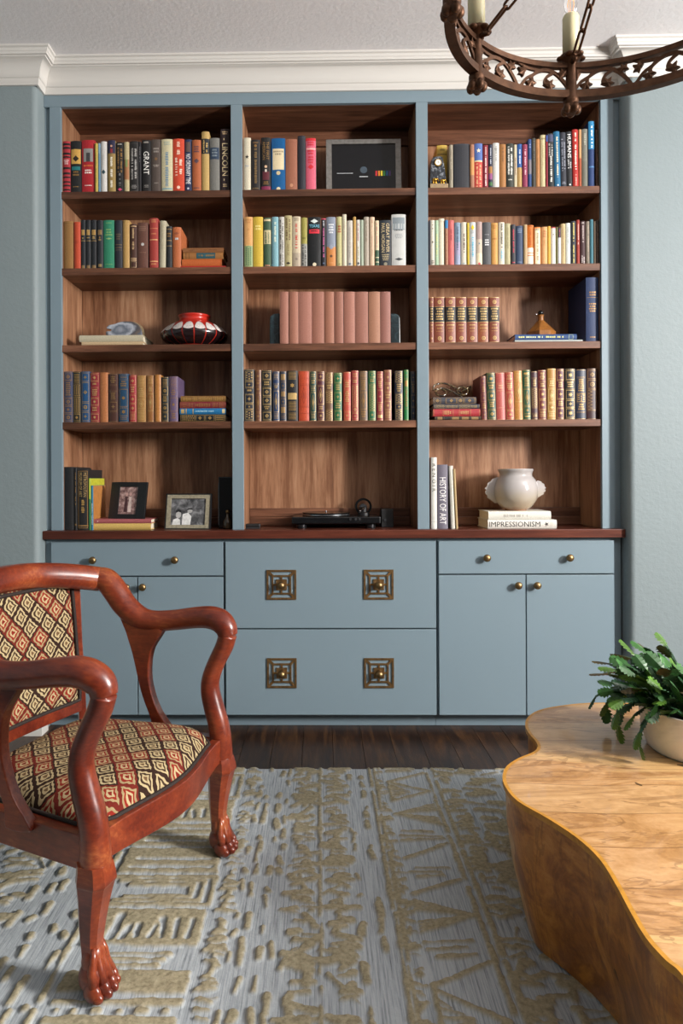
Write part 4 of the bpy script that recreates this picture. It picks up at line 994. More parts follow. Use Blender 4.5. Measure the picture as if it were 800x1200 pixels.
def photo_mat(name, dark, mid, light, scale):
    t = NT(name); v = t.coord('Object')
    t.base(t.ramp(t.noise(v, scale, 5, 0.6, 0.4), [(0.32, dark), (0.5, mid), (0.68, light)])); return t.set(0.3)
# black frame with sepia portrait
fr, w, h = frame_thing('picture_frame', 'black picture frame with a small sepia portrait, standing on books', 'picture frame', 147, 565, 609, 124.5, 170, ZFR1, YS + 0.045, R(-14), R(12), (0.046, 0.022, 0.022), 0.012, m_plain('#0f0f12', 0.4, grain=60))
pr = MB().box(-w / 2 + 0.046, w / 2 - 0.046, 0.005, 0.007, 0.022, h - 0.022).build('photograph', photo_mat('sepia_print', '#5a3a3a', '#9c7c78', '#cfb4ac', 60), fr)
for cx_, c in ((-0.010, '#4a2c30'), (0.010, '#dcc8c0')):
    m = MB()
    print_poly(m, [(cx_ - 0.009, 0.032), (cx_ + 0.009, 0.032), (cx_ + 0.006, 0.095), (cx_ + 0.008, 0.105), (cx_ - 0.008, 0.105), (cx_ - 0.006, 0.095)], 0.0045)
    m.build('figure', m_plain(c, 0.4), pr, fixn=False)
    m = MB(); print_poly(m, disc_pts(cx_, 0.116, 0.006, 0.008), 0.0044); m.build('face', m_plain('#c9a49a', 0.4), pr, fixn=False)
# champagne frame with black-and-white photo of two people
fr, w, h = frame_thing('picture_frame', 'champagne frame with a black and white photo of two people', 'picture frame', 219, 579.8, 620, 193, 245, CT, YS + 0.03, R(-6), R(11), (0.020, 0.018, 0.020), 0.014, m_plain('#a39a83', 0.4, 0.3, grain=90, amt=0.25))
mb = MB()
for q in ((-w / 2 - 0.005, -w / 2, -0.002, 0.018, -0.0, h + 0.005), (w / 2, w / 2 + 0.005, -0.002, 0.018, 0, h + 0.005), (-w / 2, w / 2, -0.002, 0.018, h, h + 0.005)): mb.box(*q)
mb.box(-w / 2, w / 2, -0.003, 0.0, 0.0, 0.004)
mb.build('outer_rim', BLACKM, fr)
pr = MB().box(-w / 2 + 0.020, w / 2 - 0.020, 0.005, 0.007, 0.020, h - 0.018).build('photograph', photo_mat('grey_print', '#2c2c2e', '#5c5c5e', '#8d8d8f', 35), fr)
m = MB(); print_poly(m, [(-0.075, 0.021), (-0.035, 0.021), (-0.038, 0.045), (-0.05, 0.052), (-0.07, 0.045)], 0.0044)
print_poly(m, [(-0.028, 0.021), (0.012, 0.021), (0.016, 0.06), (0.0, 0.078), (-0.026, 0.07)], 0.0044); m.build('shirts', m_plain('#dededc', 0.4), pr, fixn=False)
m = MB(); print_poly(m, disc_pts(-0.046, 0.068, 0.013, 0.017), 0.0043); print_poly(m, disc_pts(0.008, 0.086, 0.012, 0.011), 0.0043); m.build('faces', m_plain('#b4b2b0', 0.4), pr, fixn=False)
m = MB(); print_poly(m, [(-0.060, 0.075), (-0.058, 0.088), (-0.045, 0.094), (-0.033, 0.088), (-0.032, 0.076), (-0.046, 0.082)], 0.0042); print_poly(m, [(-0.012, 0.086), (0.0, 0.098), (0.018, 0.098), (0.022, 0.090), (0.006, 0.092)], 0.0042)
m.build('hair', m_plain('#1c1c1e', 0.5), pr, fixn=False)

# black speaker-like box and small amber bottle at the divider
x = px_at(261, 600, YS + 0.06)[0]; x2 = px_at(272, 600, YS + 0.06)[0] + 0.03; ztop = px_at(266, 558.6, YS + 0.06)[1]
o = MB().box(-(x2 - x) / 2, (x2 - x) / 2, 0, 0.12, 0, ztop - CT).build('speaker_box', BLACKG, None, bevel=0.004); o.location = (min((x + x2) / 2, EDGE[1] - (x2 - x) / 2 - 0.001), YS + 0.06, CT)
tag(o, 'tall glossy black box at the right end of the left counter bay', 'box')
MB().box(-(x2 - x) / 2 - 0.0015, -(x2 - x) / 2, 0.004, 0.01, 0.02, ztop - CT - 0.03).build('edge_trim', CHROME, o)
AMBER = NT('dark_amber_glass'); AMBER.base('#3a2a14'); AMBER = AMBER.set(0.08, coat=0.5)
bx = px_at(266.5, 610, YS + 0.03)[0]
bt = tag(empty('bottle', (bx, YS + 0.032, CT)), 'small dark bottle with a brass neck before the black box', 'bottle')
MB().lathe([(0.0001, 0), (0.019, 0), (0.021, 0.006), (0.021, 0.03), (0.017, 0.042), (0.007, 0.055), (0.0055, 0.075)], 20).build('body', AMBER, bt, smooth=True)
MB().lathe([(0.006, 0.072), (0.009, 0.076), (0.009, 0.084), (0.006, 0.087), (0.0001, 0.087)], 16).build('neck_collar', BRASS, bt, smooth=True)

# small black brush by the divider, middle counter bay
bx = px_at(296, 617, YS + 0.05)[0]
rb = tag(empty('record_brush', (bx, YS + 0.05, CT)), 'small black record brush lying left of the turntable', 'brush')
MB().box(-0.035, 0.035, 0, 0.03, 0.006, 0.022).build('handle', BLACKM, rb, bevel=0.005)
MB().box(-0.032, 0.032, 0.004, 0.026, 0, 0.006).build('bristles', m_plain('#2a2a2c', 0.9, grain=300), rb)

# turntable
T0, T1 = px_at(341.5, 610, YS + 0.02)[0], px_at(446, 610, YS + 0.02)[0]
tt = tag(empty('turntable', ((T0 + T1) / 2, YS + 0.02, CT)), 'black turntable with tonearm on the walnut counter', 'turntable')
tw = (T1 - T0) / 2; td = 0.235
MB().box(-tw, tw, 0, td, 0.022, 0.055).build('plinth', BLACKG, tt, bevel=0.005)
for sx in (-1, 1):
    for y in (0.035, td - 0.035):
        MB().lathe([(0.0001, 0), (0.022, 0), (0.024, 0.004), (0.024, 0.018), (0.018, 0.022), (0.0001, 0.022)], 18, sx * (tw - 0.045), y, 0).build('foot', m_plain('#3a3a3c', 0.3, 0.8), tt, smooth=False, auto=40)
pc = (-0.045, td / 2)
MB().lathe([(0.0001, 0.056), (0.108, 0.056), (0.112, 0.058), (0.112, 0.064), (0.108, 0.066), (0.0001, 0.066)], 48, pc[0], pc[1]).build('platter', m_plain('#8d8f92', 0.25, 0.9), tt, auto=40)
VIN = NT('vinyl'); VIN.base('#08080a'); VIN = VIN.set(0.25)
MB().lathe([(0.0001, 0.0665), (0.112, 0.0665), (0.113, 0.070), (0.040, 0.0705), (0.0001, 0.0705)], 48, pc[0], pc[1]).build('slip_mat', VIN, tt, auto=40)
MB().lathe([(0.0001, 0.0705), (0.004, 0.0705), (0.004, 0.078), (0.0001, 0.079)], 12, pc[0], pc[1]).build('spindle', CHROME, tt, smooth=True)
MB().tube(catmull([(0.135, 0.17, 0.088), (0.135, 0.10, 0.090), (0.128, 0.06, 0.088), (0.11, 0.03, 0.078)], 5), 0.0045, 8).build('tonearm', CHROME, tt, smooth=True)
MB().lathe([(0.0001, 0.055), (0.028, 0.055), (0.028, 0.066), (0.016, 0.070), (0.016, 0.092), (0.0001, 0.093)], 20, 0.135, 0.15).build('arm_pivot', BLACKM, tt, auto=40)
MB().lathe([(0.030, -0.006), (0.040, -0.006), (0.040, 0.006), (0.030, 0.006), (0.030, -0.006)], 28, 0.135, 0.165, 0.095, axis='Y').build('arm_ring', BLACKG, tt, auto=40)
MB().lathe([(0.0001, -0.012), (0.018, -0.012), (0.019, 0.012), (0.0001, 0.012)], 18, 0.135, 0.19, 0.09, axis='Y').build('counterweight', CHROME, tt, auto=40)
for k, q in enumerate((0.065, 0.09, 0.108)):
    MB().lathe([(0.0001, -0.004), (0.006, -0.004), (0.006, 0.002), (0.0001, 0.002)], 12, q, 0.0, 0.044, axis='Y').build('control_knob', CHROME if k else BLACKM, tt, auto=40)
# phono box right of it
P0, P1 = px_at(446.8, 606, YS + 0.10)[0], px_at(461, 606, YS + 0.10)[0]; pz = px_at(454, 596.5, YS + 0.10)[1]
o = MB().box(-(P1 - P0) / 2, (P1 - P0) / 2, 0, 0.10, 0, pz - CT).build('amplifier_box', BLACKM, None, bevel=0.003); o.location = ((P0 + P1) / 2, YS + 0.10, CT)
tag(o, 'small black amplifier box right of the turntable', 'amplifier')
MB().lathe([(0.0001, -0.006), (0.006, -0.006), (0.006, 0.0), (0.0001, 0.0)], 14, -0.012, 0.0, 0.035, axis='Y').build('dial', CHROME, o, auto=40)

# stone bookends around the pink volumes
def m_stone(name, stops, scale, rough=0.3):
    t = NT(name); v = t.coord('Object'); t.base(t.ramp(t.noise(v, scale, 6, 0.65, 1.2), stops)); return t.set(rough)
DSTONE = m_stone('dark_green_stone', [(0.3, '#0b1114'), (0.5, '#1d2a2f'), (0.66, '#40545a')], 25)
for (a, b, lab, s) in ((315.4, 327.2, 'dark stone bookend left of the pink volumes', 1), (458.0, 469.5, 'dark stone bookend right of the pink volumes', -1)):
    xa, xb = px_at(a, 385, YS + 0.01)[0], px_at(b, 385, YS + 0.01)[0]; hh = px_at(a, 366, YS + 0.01)[1] - SZ[2]; ww = xb - xa
    pts = [(ww / 2 * s, 0), (ww / 2 * s, hh)] + [((ww / 2 - ww * (0.35 + 0.62 * math.sin(t))) * s, hh - hh * 0.16 * (1 - math.cos(t))) for t in (0.2, 0.6, 1.0, 1.4)] + [(-ww / 2 * s, hh * .5), (-ww / 2 * s, 0)]
    o = MB().prism(pts, 0.0, 0.11, 'Y').build('bookend', DSTONE, None, bevel=0.004); o.location = ((xa + xb) / 2, YS + 0.03, SZ[2])
    tag(o, lab, 'bookend')

# agate slice
AG = NT('agate'); v = AG.coord('Object', (1, 1, 1))
ln = AG.n('ShaderNodeVectorMath', operation='LENGTH'); mp = AG.coord('Object', (0.75, 0.2, 1.35), (0, 0, 0), (0, 0, -0.045)); AG.link(mp, ln.inputs[0])
q = AG.math('ADD', AG.math('MULTIPLY', ln.outputs['Value'], 11.0), AG.math('MULTIPLY', AG.noise(v, 30, 3), 0.5))
AG.base(AG.ramp(AG.math('FRACT', q), [(0.0, '#565a63'), (0.3, '#8b8f98'), (0.5, '#5d6470'), (0.7, '#a9aeb8'), (0.86, '#4a4a50'), (1.0, '#6b6058')])); AGM = AG.set(0.15)
ap = [(124.5, 391), (124, 385), (129, 384.5), (130, 382), (124.5, 381), (127, 377.5), (134, 376), (141, 373.5), (149, 372.8), (157, 373.8), (163, 378), (165.8, 385), (166, 391)]
Ya = YS + 0.05
pts = [px_at(a, b, Ya) for a, b in ap]; cxm = sum(p[0] for p in pts) / len(pts)
k = ZAGATE - min(p[1] for p in pts)
pts = catmull([(p[0] - cxm, p[1] + k - ZAGATE) for p in pts], 3)
pts = [(a, max(b, 0.0)) for a, b in pts]
o = MB().prism(pts, 0.0, 0.016, 'Y').build('agate_slice', AGM, None, bevel=0.002); o.location = (cxm, Ya, ZAGATE)
tag(o, 'polished grey agate slice standing on the cream book', 'agate')
MB().prism([(a * 1.03 + 0.004, b * 1.03) for a, b in pts], 0.0165, 0.030, 'Y').build('rough_rind', m_plain('#8d7a5c', 0.8, grain=90, amt=0.3, bump=0.5), o)

# red squat vase with white drip glaze
RV = NT('red_glaze'); RV.base('#b32a1e'); RVM = RV.set(0.28, coat=0.4)
va, vb = px_at(188, 390, YS + 0.09)[0], px_at(267, 390, YS + 0.09)[0]
vr = (vb - va) / 2; vz = lambda y: px_at(228, y, YS + 0.09)[1]
zb0 = SZ[2]; H = 0.152
vase = tag(empty('vase', ((va + vb) / 2, YB - 0.158, zb0)), 'squat red vase with white and black drip glaze', 'vase')
vr = 0.154
prof = [(0.0001, 0.0), (0.085, 0.0), (0.092, 0.005), (0.126, 0.022), (vr * 0.96, 0.040), (vr, 0.055), (vr * 0.97, 0.070), (0.128, 0.092), (0.098, 0.112), (0.078, 0.122), (0.070, 0.128), (0.069, H - 0.014), (0.074, H - 0.006), (0.076, H), (0.071, H), (0.063, H - 0.02), (0.060, 0.12), (0.0001, 0.118)]
prof2 = catmull(prof[1:13], 3)
MB().lathe([(0.0001, 0.0)] + [tuple(p) for p in prof2] + prof[13:], 48).build('body', RVM, vase, smooth=True)
# dark lower glaze and the white scallops lie as a thin glaze skin over the red body
def skin(name, th0, th1, hfun0, hfun1, m, n=8, lift=0.0008):
    """patch of the vase surface between two angles and two heights"""
    pr = [p for p in prof2 if True]
    def rad(h):
        for (r0_, h0), (r1_, h1) in zip(pr, pr[1:]):
            if h0 <= h <= h1 and h1 > h0: return r0_ + (r1_ - r0_) * (h - h0) / (h1 - h0)
        return pr[-1][0]
    mb = MB(); vs = []; rows = 7
    for i in range(n + 1):
        th = th0 + (th1 - th0) * i / n
        a, b = hfun0((i / n)), hfun1((i / n))
        for j in range(rows + 1):
            h = a + (b - a) * j / rows; r = rad(h) + lift
            vs.append((r * math.cos(th), r * math.sin(th), h))
    mb.add(vs, [(i * (rows + 1) + j, (i + 1) * (rows + 1) + j, (i + 1) * (rows + 1) + j + 1, i * (rows + 1) + j + 1) for i in range(n) for j in range(rows)])
    return mb
DK = m_plain('#1c0d10', 0.25, coat=0.3, grain=120, amt=0.3); WHG = m_plain('#cfc6c2', 0.35, grain=140, amt=0.35)
NS = 18
dk = MB(); wh = MB(); mid = MB()
for k in range(NS):
    a0 = 2 * math.pi * (k + 0.06) / NS; a1 = 2 * math.pi * (k + 0.94) / NS
    for tgt, f0, f1, lift in ((dk, lambda t: 0.006, lambda t: 0.076, 0.0022), (wh, lambda t: 0.068 - 0.006 * math.sin(math.pi * t), lambda t: 0.078 + 0.026 * math.sin(math.pi * t) ** 0.5, 0.0034)):
        s_ = skin('', a0, a1, f0, f1, None, 6, lift); tgt.add(s_.v, s_.f)
dk.build('dark_glaze', DK, vase, smooth=True, fixn=False); wh.build('white_glaze', WHG, vase, smooth=True, fixn=False)

# small stone clock with gilt animals
STB = m_stone('black_speckled_stone', [(0.35, '#14161a'), (0.52, '#2d3138'), (0.62, '#8d9298')], 60)
ca, cbx = px_at(503.2, 200, YS)[0], px_at(525.0, 200, YS)[0]; cw = cbx - ca; chh = px_at(513, 181, YS)[1] - SZ[0]
GOLDM = m_plain('#c69a3f', 0.3, 0.9, grain=60, amt=0.2)
ck = tag(empty('desk_clock', ((ca + cbx) / 2, YS - 0.002, SZ[0])), 'small black stone clock with gilt animals on the top right shelf', 'clock')
zb = 0.022
MB().box(-cw / 2 + 0.002, cw / 2, 0, 0.05, 0, zb).build('base', m_plain('#a08a6c', 0.4, 0.3, grain=60), ck, bevel=0.0015)
ptsk = [(-cw / 2 + 0.001, zb), (cw / 2 - 0.004, zb), (cw / 2 - 0.012, zb + (chh - zb) * .55), (cw / 2 - 0.022, chh - 0.004), (cw / 2 - 0.034, chh), (-cw / 2 + 0.022, chh - 0.003), (-cw / 2 + 0.010, chh - 0.018)]
MB().prism(ptsk, 0.016, 0.046, 'Y').build('stone_body', STB, ck, bevel=0.003)
MB().lathe([(0.0001, 0.0), (0.0155, 0.0), (0.0165, 0.002), (0.0165, 0.006), (0.0001, 0.006)], 24, -0.002, 0.0105, chh - 0.032, axis='Y').build('bezel', GOLDM, ck, auto=40)
MB().lathe([(0.0001, 0.0), (0.0125, 0.0), (0.0125, 0.001), (0.0001, 0.001)], 24, -0.002, 0.0098, chh - 0.032, axis='Y').build('dial', m_plain('#e6e4dc', 0.4), ck, auto=40)
mb = MB(); mb.box(-0.0025, -0.0015, 0.0090, 0.0096, chh - 0.032, chh - 0.022); mb.box(-0.002, 0.005, 0.0090, 0.0096, chh - 0.0325, chh - 0.0315); mb.build('clock_hand', BLACKM, ck)
for q, zz in ((-0.018, 0.010), (0.017, 0.004)):
    mb = MB(); z_ = zb + zz
    mb.ell((q, 0.008, z_ + 0.012), (0.011, 0.006, 0.007), 12, 7); mb.ell((q + 0.011, 0.008, z_ + 0.014), (0.005, 0.005, 0.005), 10, 6)
    mb.tube([(q + 0.015, 0.008, z_ + 0.013), (q + 0.017, 0.008, z_ + 0.007), (q + 0.018, 0.008, z_ + 0.002)], [0.002, 0.0016, 0.001], 6)
    for lx in (-0.007, -0.003, 0.003, 0.008): mb.tube([(q + lx, 0.006 + (0.004 if lx in (-0.003, 0.008) else 0), z_ + 0.010), (q + lx, 0.006 + (0.004 if lx in (-0.003, 0.008) else 0), z_ - zz)], 0.0024, 6)
    mb.build('gilt_animal', GOLDM, ck, smooth=True)

# faceted wooden bottle on the blue book
Yb = YS + 0.07
FAC = m_wood('turned_maple', [(0.3, '#6a3d1a'), (0.5, '#94602c'), (0.7, '#b98346')], 'Z', 1.2, 0.4)
fa, fb = px_at(619, 384, Yb)[0], px_at(652.5, 384, Yb)[0]; fw = (fb - fa) / 2
fz = lambda y: px_at(636, y, Yb)[1] - ZBOT
hs, hn = fz(374.4), fz(367.6)
bo = tag(empty('wooden_bottle', ((fa + fb) / 2, Yb + 0.03, ZBOT)), 'faceted wooden bottle with dark stopper on the blue book', 'bottle')
mb = MB()
def octg(r, rot=0, z=0): return [(r * math.cos(2 * math.pi * (k + rot) / 8), r * math.sin(2 * math.pi * (k + rot) / 8), z) for k in range(8)]
A_, B_, C_ = octg(fw * .95, .5, 0), octg(fw * 1.02, .5, hs * .32), octg(0.016, 0, hs)
mb.add(A_ + B_ + C_, [tuple(range(8))[::-1], tuple(range(16, 24))] + [(i, (i + 1) % 8, 8 + (i + 1) % 8, 8 + i) for i in range(8)] +
       [(8 + i, 8 + (i + 1) % 8, 16 + (i + 1) % 8) for i in range(8)] + [(8 + i, 16 + (i + 1) % 8, 16 + i) for i in range(8)])
mb.build('body', FAC, bo)
MB().lathe([(0.0135, hs - 0.002), (0.013, hn - 0.006), (0.016, hn), (0.0001, hn)], 14).build('neck', FAC, bo, auto=40)
MB().ell((0, 0, hn + 0.010), (0.013, 0.013, 0.011), 14, 8).build('stopper', BLACKG, bo, smooth=True)
MB().ell((-0.022, -0.006, hn + 0.002), (0.0055, 0.0055, 0.0055), 12, 8).build('bead', CHROME, bo, smooth=True)

# folded spectacles of dark tortoise and brass on the stack
BRZ = NT('tortoise'); vv = BRZ.coord('Object'); BRZ.base(BRZ.ramp(BRZ.noise(vv, 60, 4), [(0.35, '#15120c'), (0.55, '#4a3a22'), (0.7, '#7d6a48')])); BRZ = BRZ.set(0.18, coat=0.5)
Yg = YS + 0.05
gx = px_at(529, 458, Yg)[0]
sp = tag(empty('spectacles', (gx, Yg, ZGLASS)), 'folded dark-rimmed spectacles lying on the gilt book stack', 'spectacles')
def pgl(pts): return [(px_at(a, b, Yg)[0] - gx, y, px_at(a, b, Yg)[1] - px_at(529, 464.7, Yg)[1]) for a, b, y in pts]
MB().tube(catmull(pgl([(507, 455.5, 0), (508, 450.5, 0), (514, 447.5, 0.01), (522, 447, 0.015), (531, 450, 0.02), (538, 455, 0.02), (544, 461, 0.02)]), 5), [(0.004, 0.0055)] * 31, 8, up=(0, 1, 0)).build('temple', BRZ, sp, smooth=True)
MB().tube(catmull(pgl([(507, 455.5, 0), (511, 454, 0.0), (518, 452.5, 0.012), (527, 454.5, 0.016), (536, 459.5, 0.02), (542, 462.5, 0.02)]), 5), 0.0035, 8).build('temple', BRZ, sp, smooth=True)
for c_, r_ in (((516, 458.2), (0.024, 0.017)), ((541, 456.5), (0.025, 0.019))):
    x_, y_, z_ = pgl([(c_[0], c_[1], 0.0)])[0]
    ringp = [(x_ + r_[0] * math.cos(t), -0.008 + 0.012 * math.sin(t), max(0.005, z_ + r_[1] * math.sin(t))) for t in np.linspace(0, 2 * math.pi, 24, endpoint=False)]
    MB().tube(ringp, 0.0042, 8, closed=True, up=(0, 1, 0)).build('rim', BRZ, sp, smooth=True)
MB().tube(catmull(pgl([(524.5, 459.5, -0.008), (529, 457, -0.01), (533, 459, -0.008)]), 4), 0.003, 6).build('bridge', BRZ, sp, smooth=True)
MB().tube(pgl([(541, 457, 0.0), (546, 453.5, 0.0), (551.5, 450.5, 0.0), (549, 458, 0.004)]), 0.004, 8).build('hinge', m_plain('#8d8468', 0.25, 0.9), sp, smooth=True)

# white two-handled stoneware vase
CER = NT('ivory_glaze'); vv = CER.coord('Object')
sep = CER.n('ShaderNodeSeparateXYZ'); CER.link(vv, sep.inputs[0])
hgt = CER.math('ADD', sep.outputs[2], CER.math('MULTIPLY', CER.noise(vv, 14, 3), 0.03))
CER.base(CER.ramp(CER.math('MULTIPLY', hgt, 4.0), [(0.06, '#93603f'), (0.14, '#a8937a'), (0.30, '#aea392'), (0.48, '#b0aaa8'), (0.84, '#aba6a4'), (0.90, '#937c64')])); CERM = CER.set(0.14, coat=0.6)
Yv = YS + 0.10
vx = px_at(604, 580, Yv)[0]; H = px_at(604, 549.6, Yv)[1] - ZVASE
rb_ = (px_at(629.5, 580, Yv)[0] - px_at(579, 580, Yv)[0]) / 2; rn = (px_at(623.3, 552, Yv)[0] - px_at(582.7, 552, Yv)[0]) / 2
vs_ = tag(empty('ceramic_vase', (vx, Yv, ZVASE)), 'glossy ivory ceramic vase with two fin handles on white books', 'vase')
prof = [(0.050, 0.0), (0.052, 0.004), (rb_ * .72, H * .10), (rb_ * .92, H * .24), (rb_ * 1.0, H * .42), (rb_ * .985, H * .58), (rb_ * .90, H * .73), (rn * .94, H * .83), (rn * .93, H * .90), (rn * .98, H * .95), (rn, H * .985), (rn * .985, H)]
pin = [(rn * .93, H), (rn * .87, H * .95), (rn * .85, H * .85), (rb_ * .85, H * .6), (0.0001, H * .3)]
MB().lathe([(0.0001, 0.0)] + [tuple(p) for p in catmull(prof, 4)] + pin, 56).build('body', CERM, vs_, smooth=True)
for s in (-1, 1):
    n = 14; mb = MB(); vs2 = []
    for i in range(n + 1):
        t = i / n
        z_ = H * (0.80 - 0.62 * t) if s < 0 else H * (0.66 - 0.42 * t)
        rr = rb_ * (1.0 - 0.9 * (z_ / H - 0.45) ** 2 * 2.2)
        out_ = rr + (0.012 + 0.030 * math.sin(math.pi * min(1, t * 1.05)) ** 0.5) * (1 + 0.13 * math.sin(i * 2.4)) * (1.0 if s < 0 else 0.9)
        vs2 += [(s * (rr * 0.93), -0.006, z_), (s * out_, -0.003, z_ + (0.012 if s > 0 else 0)), (s * out_, 0.003, z_ + (0.012 if s > 0 else 0)), (s * (rr * 0.93), 0.006, z_)]
    fs2 = [(i * 4 + j, i * 4 + (j + 1) % 4, (i + 1) * 4 + (j + 1) % 4, (i + 1) * 4 + j) for i in range(n) for j in range(4)] + [(0, 1, 2, 3), (n * 4 + 3, n * 4 + 2, n * 4 + 1, n * 4)]
    mb.add(vs2, fs2); o = mb.build('handle', CERM, vs_, auto=60, bevel=0.0012)

# ================================================================== ARMCHAIR
MAH = NT('red_mahogany')
v = MAH.coord('Object', (1, 1, 1)); n1 = MAH.noise(v, 5, 4, 0.6, 0.6); n2 = MAH.noise(MAH.coord('Object', (6, 30, 30)), 4, 4, 0.6)
MAH.base(MAH.ramp(MAH.math('ADD', MAH.math('MULTIPLY', n1, 0.7), MAH.math('MULTIPLY', n2, 0.3)), [(0.30, '#3a130c'), (0.46, '#632415'), (0.58, '#81371d'), (0.72, '#aa6438')]))
MAH = MAH.set(0.30, coat=0.35, Coat_Roughness=0.15)
def m_kilim(name, ku, kv):
    t = NT(name)
    tc = t.n('ShaderNodeTexCoord'); sp = t.n('ShaderNodeSeparateXYZ'); t.link(tc.outputs['UV'], sp.inputs[0])
    wob = t.math('MULTIPLY', t.math('SUBTRACT', t.noise(tc.outputs['UV'], 22, 2), 0.5), 0.28)
    a0 = t.math('MULTIPLY', sp.outputs[0], ku); b0 = t.math('ADD', t.math('MULTIPLY', sp.outputs[1], kv), wob)
    # stepped weave
    b0 = t.math('ADD', b0, t.math('MULTIPLY', t.math('PINGPONG', t.math('MULTIPLY', a0, 6.0), 0.5), 0.10))
    a = t.math('ADD', a0, b0); b = t.math('SUBTRACT', a0, b0)
    fa = t.math('ABSOLUTE', t.math('SUBTRACT', t.math('FRACT', a), 0.5)); fb = t.math('ABSOLUTE', t.math('SUBTRACT', t.math('FRACT', b), 0.5))
    d = t.math('MULTIPLY', t.math('MAXIMUM', fa, fb), 2.0)
    # whole diamonds are woven either in red or in dark brown
    cv = t.n('ShaderNodeCombineXYZ'); t.link(t.math('FLOOR', a), cv.inputs[0]); t.link(t.math('FLOOR', b), cv.inputs[1])
    wn = t.n('ShaderNodeTexWhiteNoise', noise_dimensions='2D'); t.link(cv.outputs[0], wn.inputs['Vector'])
    rowid = t.math('MODULO', t.math('ABSOLUTE', t.math('FLOOR', a)), 3.0)
    isred = t.math('GREATER_THAN', t.math('ADD', t.math('MULTIPLY', t.math('LESS_THAN', rowid, 0.5), 0.5), wn.outputs['Value']), 0.62)
    acc = t.mix(isred, '#3b2a1f', '#8a241b')
    core = t.mix(isred, '#6b5238', '#7c2018')
    CR = '#b9a67e'
    nd = t.n('ShaderNodeValToRGB'); nd.color_ramp.interpolation = 'CONSTANT'
    t.link(d, nd.inputs[0])
    def step(x0, x1):
        return t.math('MULTIPLY', t.math('GREATER_THAN', d, x0), t.math('LESS_THAN', d, x1))
    c = t.mix(step(0.20, 0.40), core, CR)
    c = t.mix(step(0.40, 0.60), c, acc)
    c = t.mix(step(0.60, 0.80), c, t.mix(isred, CR, '#a08c66'))
    c = t.mix(step(0.80, 1.2), c, t.mix(isred, '#2c1b15', '#6a1f18'))
    t.t.nodes.remove(nd)
    wv = t.noise(t.coord('UV', (420, 420, 420)), 1.0, 2)
    c = t.mix(t.math('MULTIPLY', wv, 0.35), c, '#3a2a1f')
    t.base(c); t.bump(wv, 0.5, 0.002)
    return t.set(0.9, spec=0.15)
KIL = m_kilim('kilim_upholstery', 16.0, 15.0)
WELT = m_plain('#221610', 0.8, grain=200)
AN = -math.atan2(0.321, 0.947)
ch = tag(empty('armchair', (-0.400, 1.775, 0.0), AN), 'red mahogany armchair with diamond-patterned upholstery and paw feet', 'armchair')
# local frame: x forward, y along the front towards the bookcase, z up
SH = 0.300
RL = 0.0145   # rug thickness under the feet
def mirror(p, s): return [(q[0], q[1] * s, q[2]) for q in p]
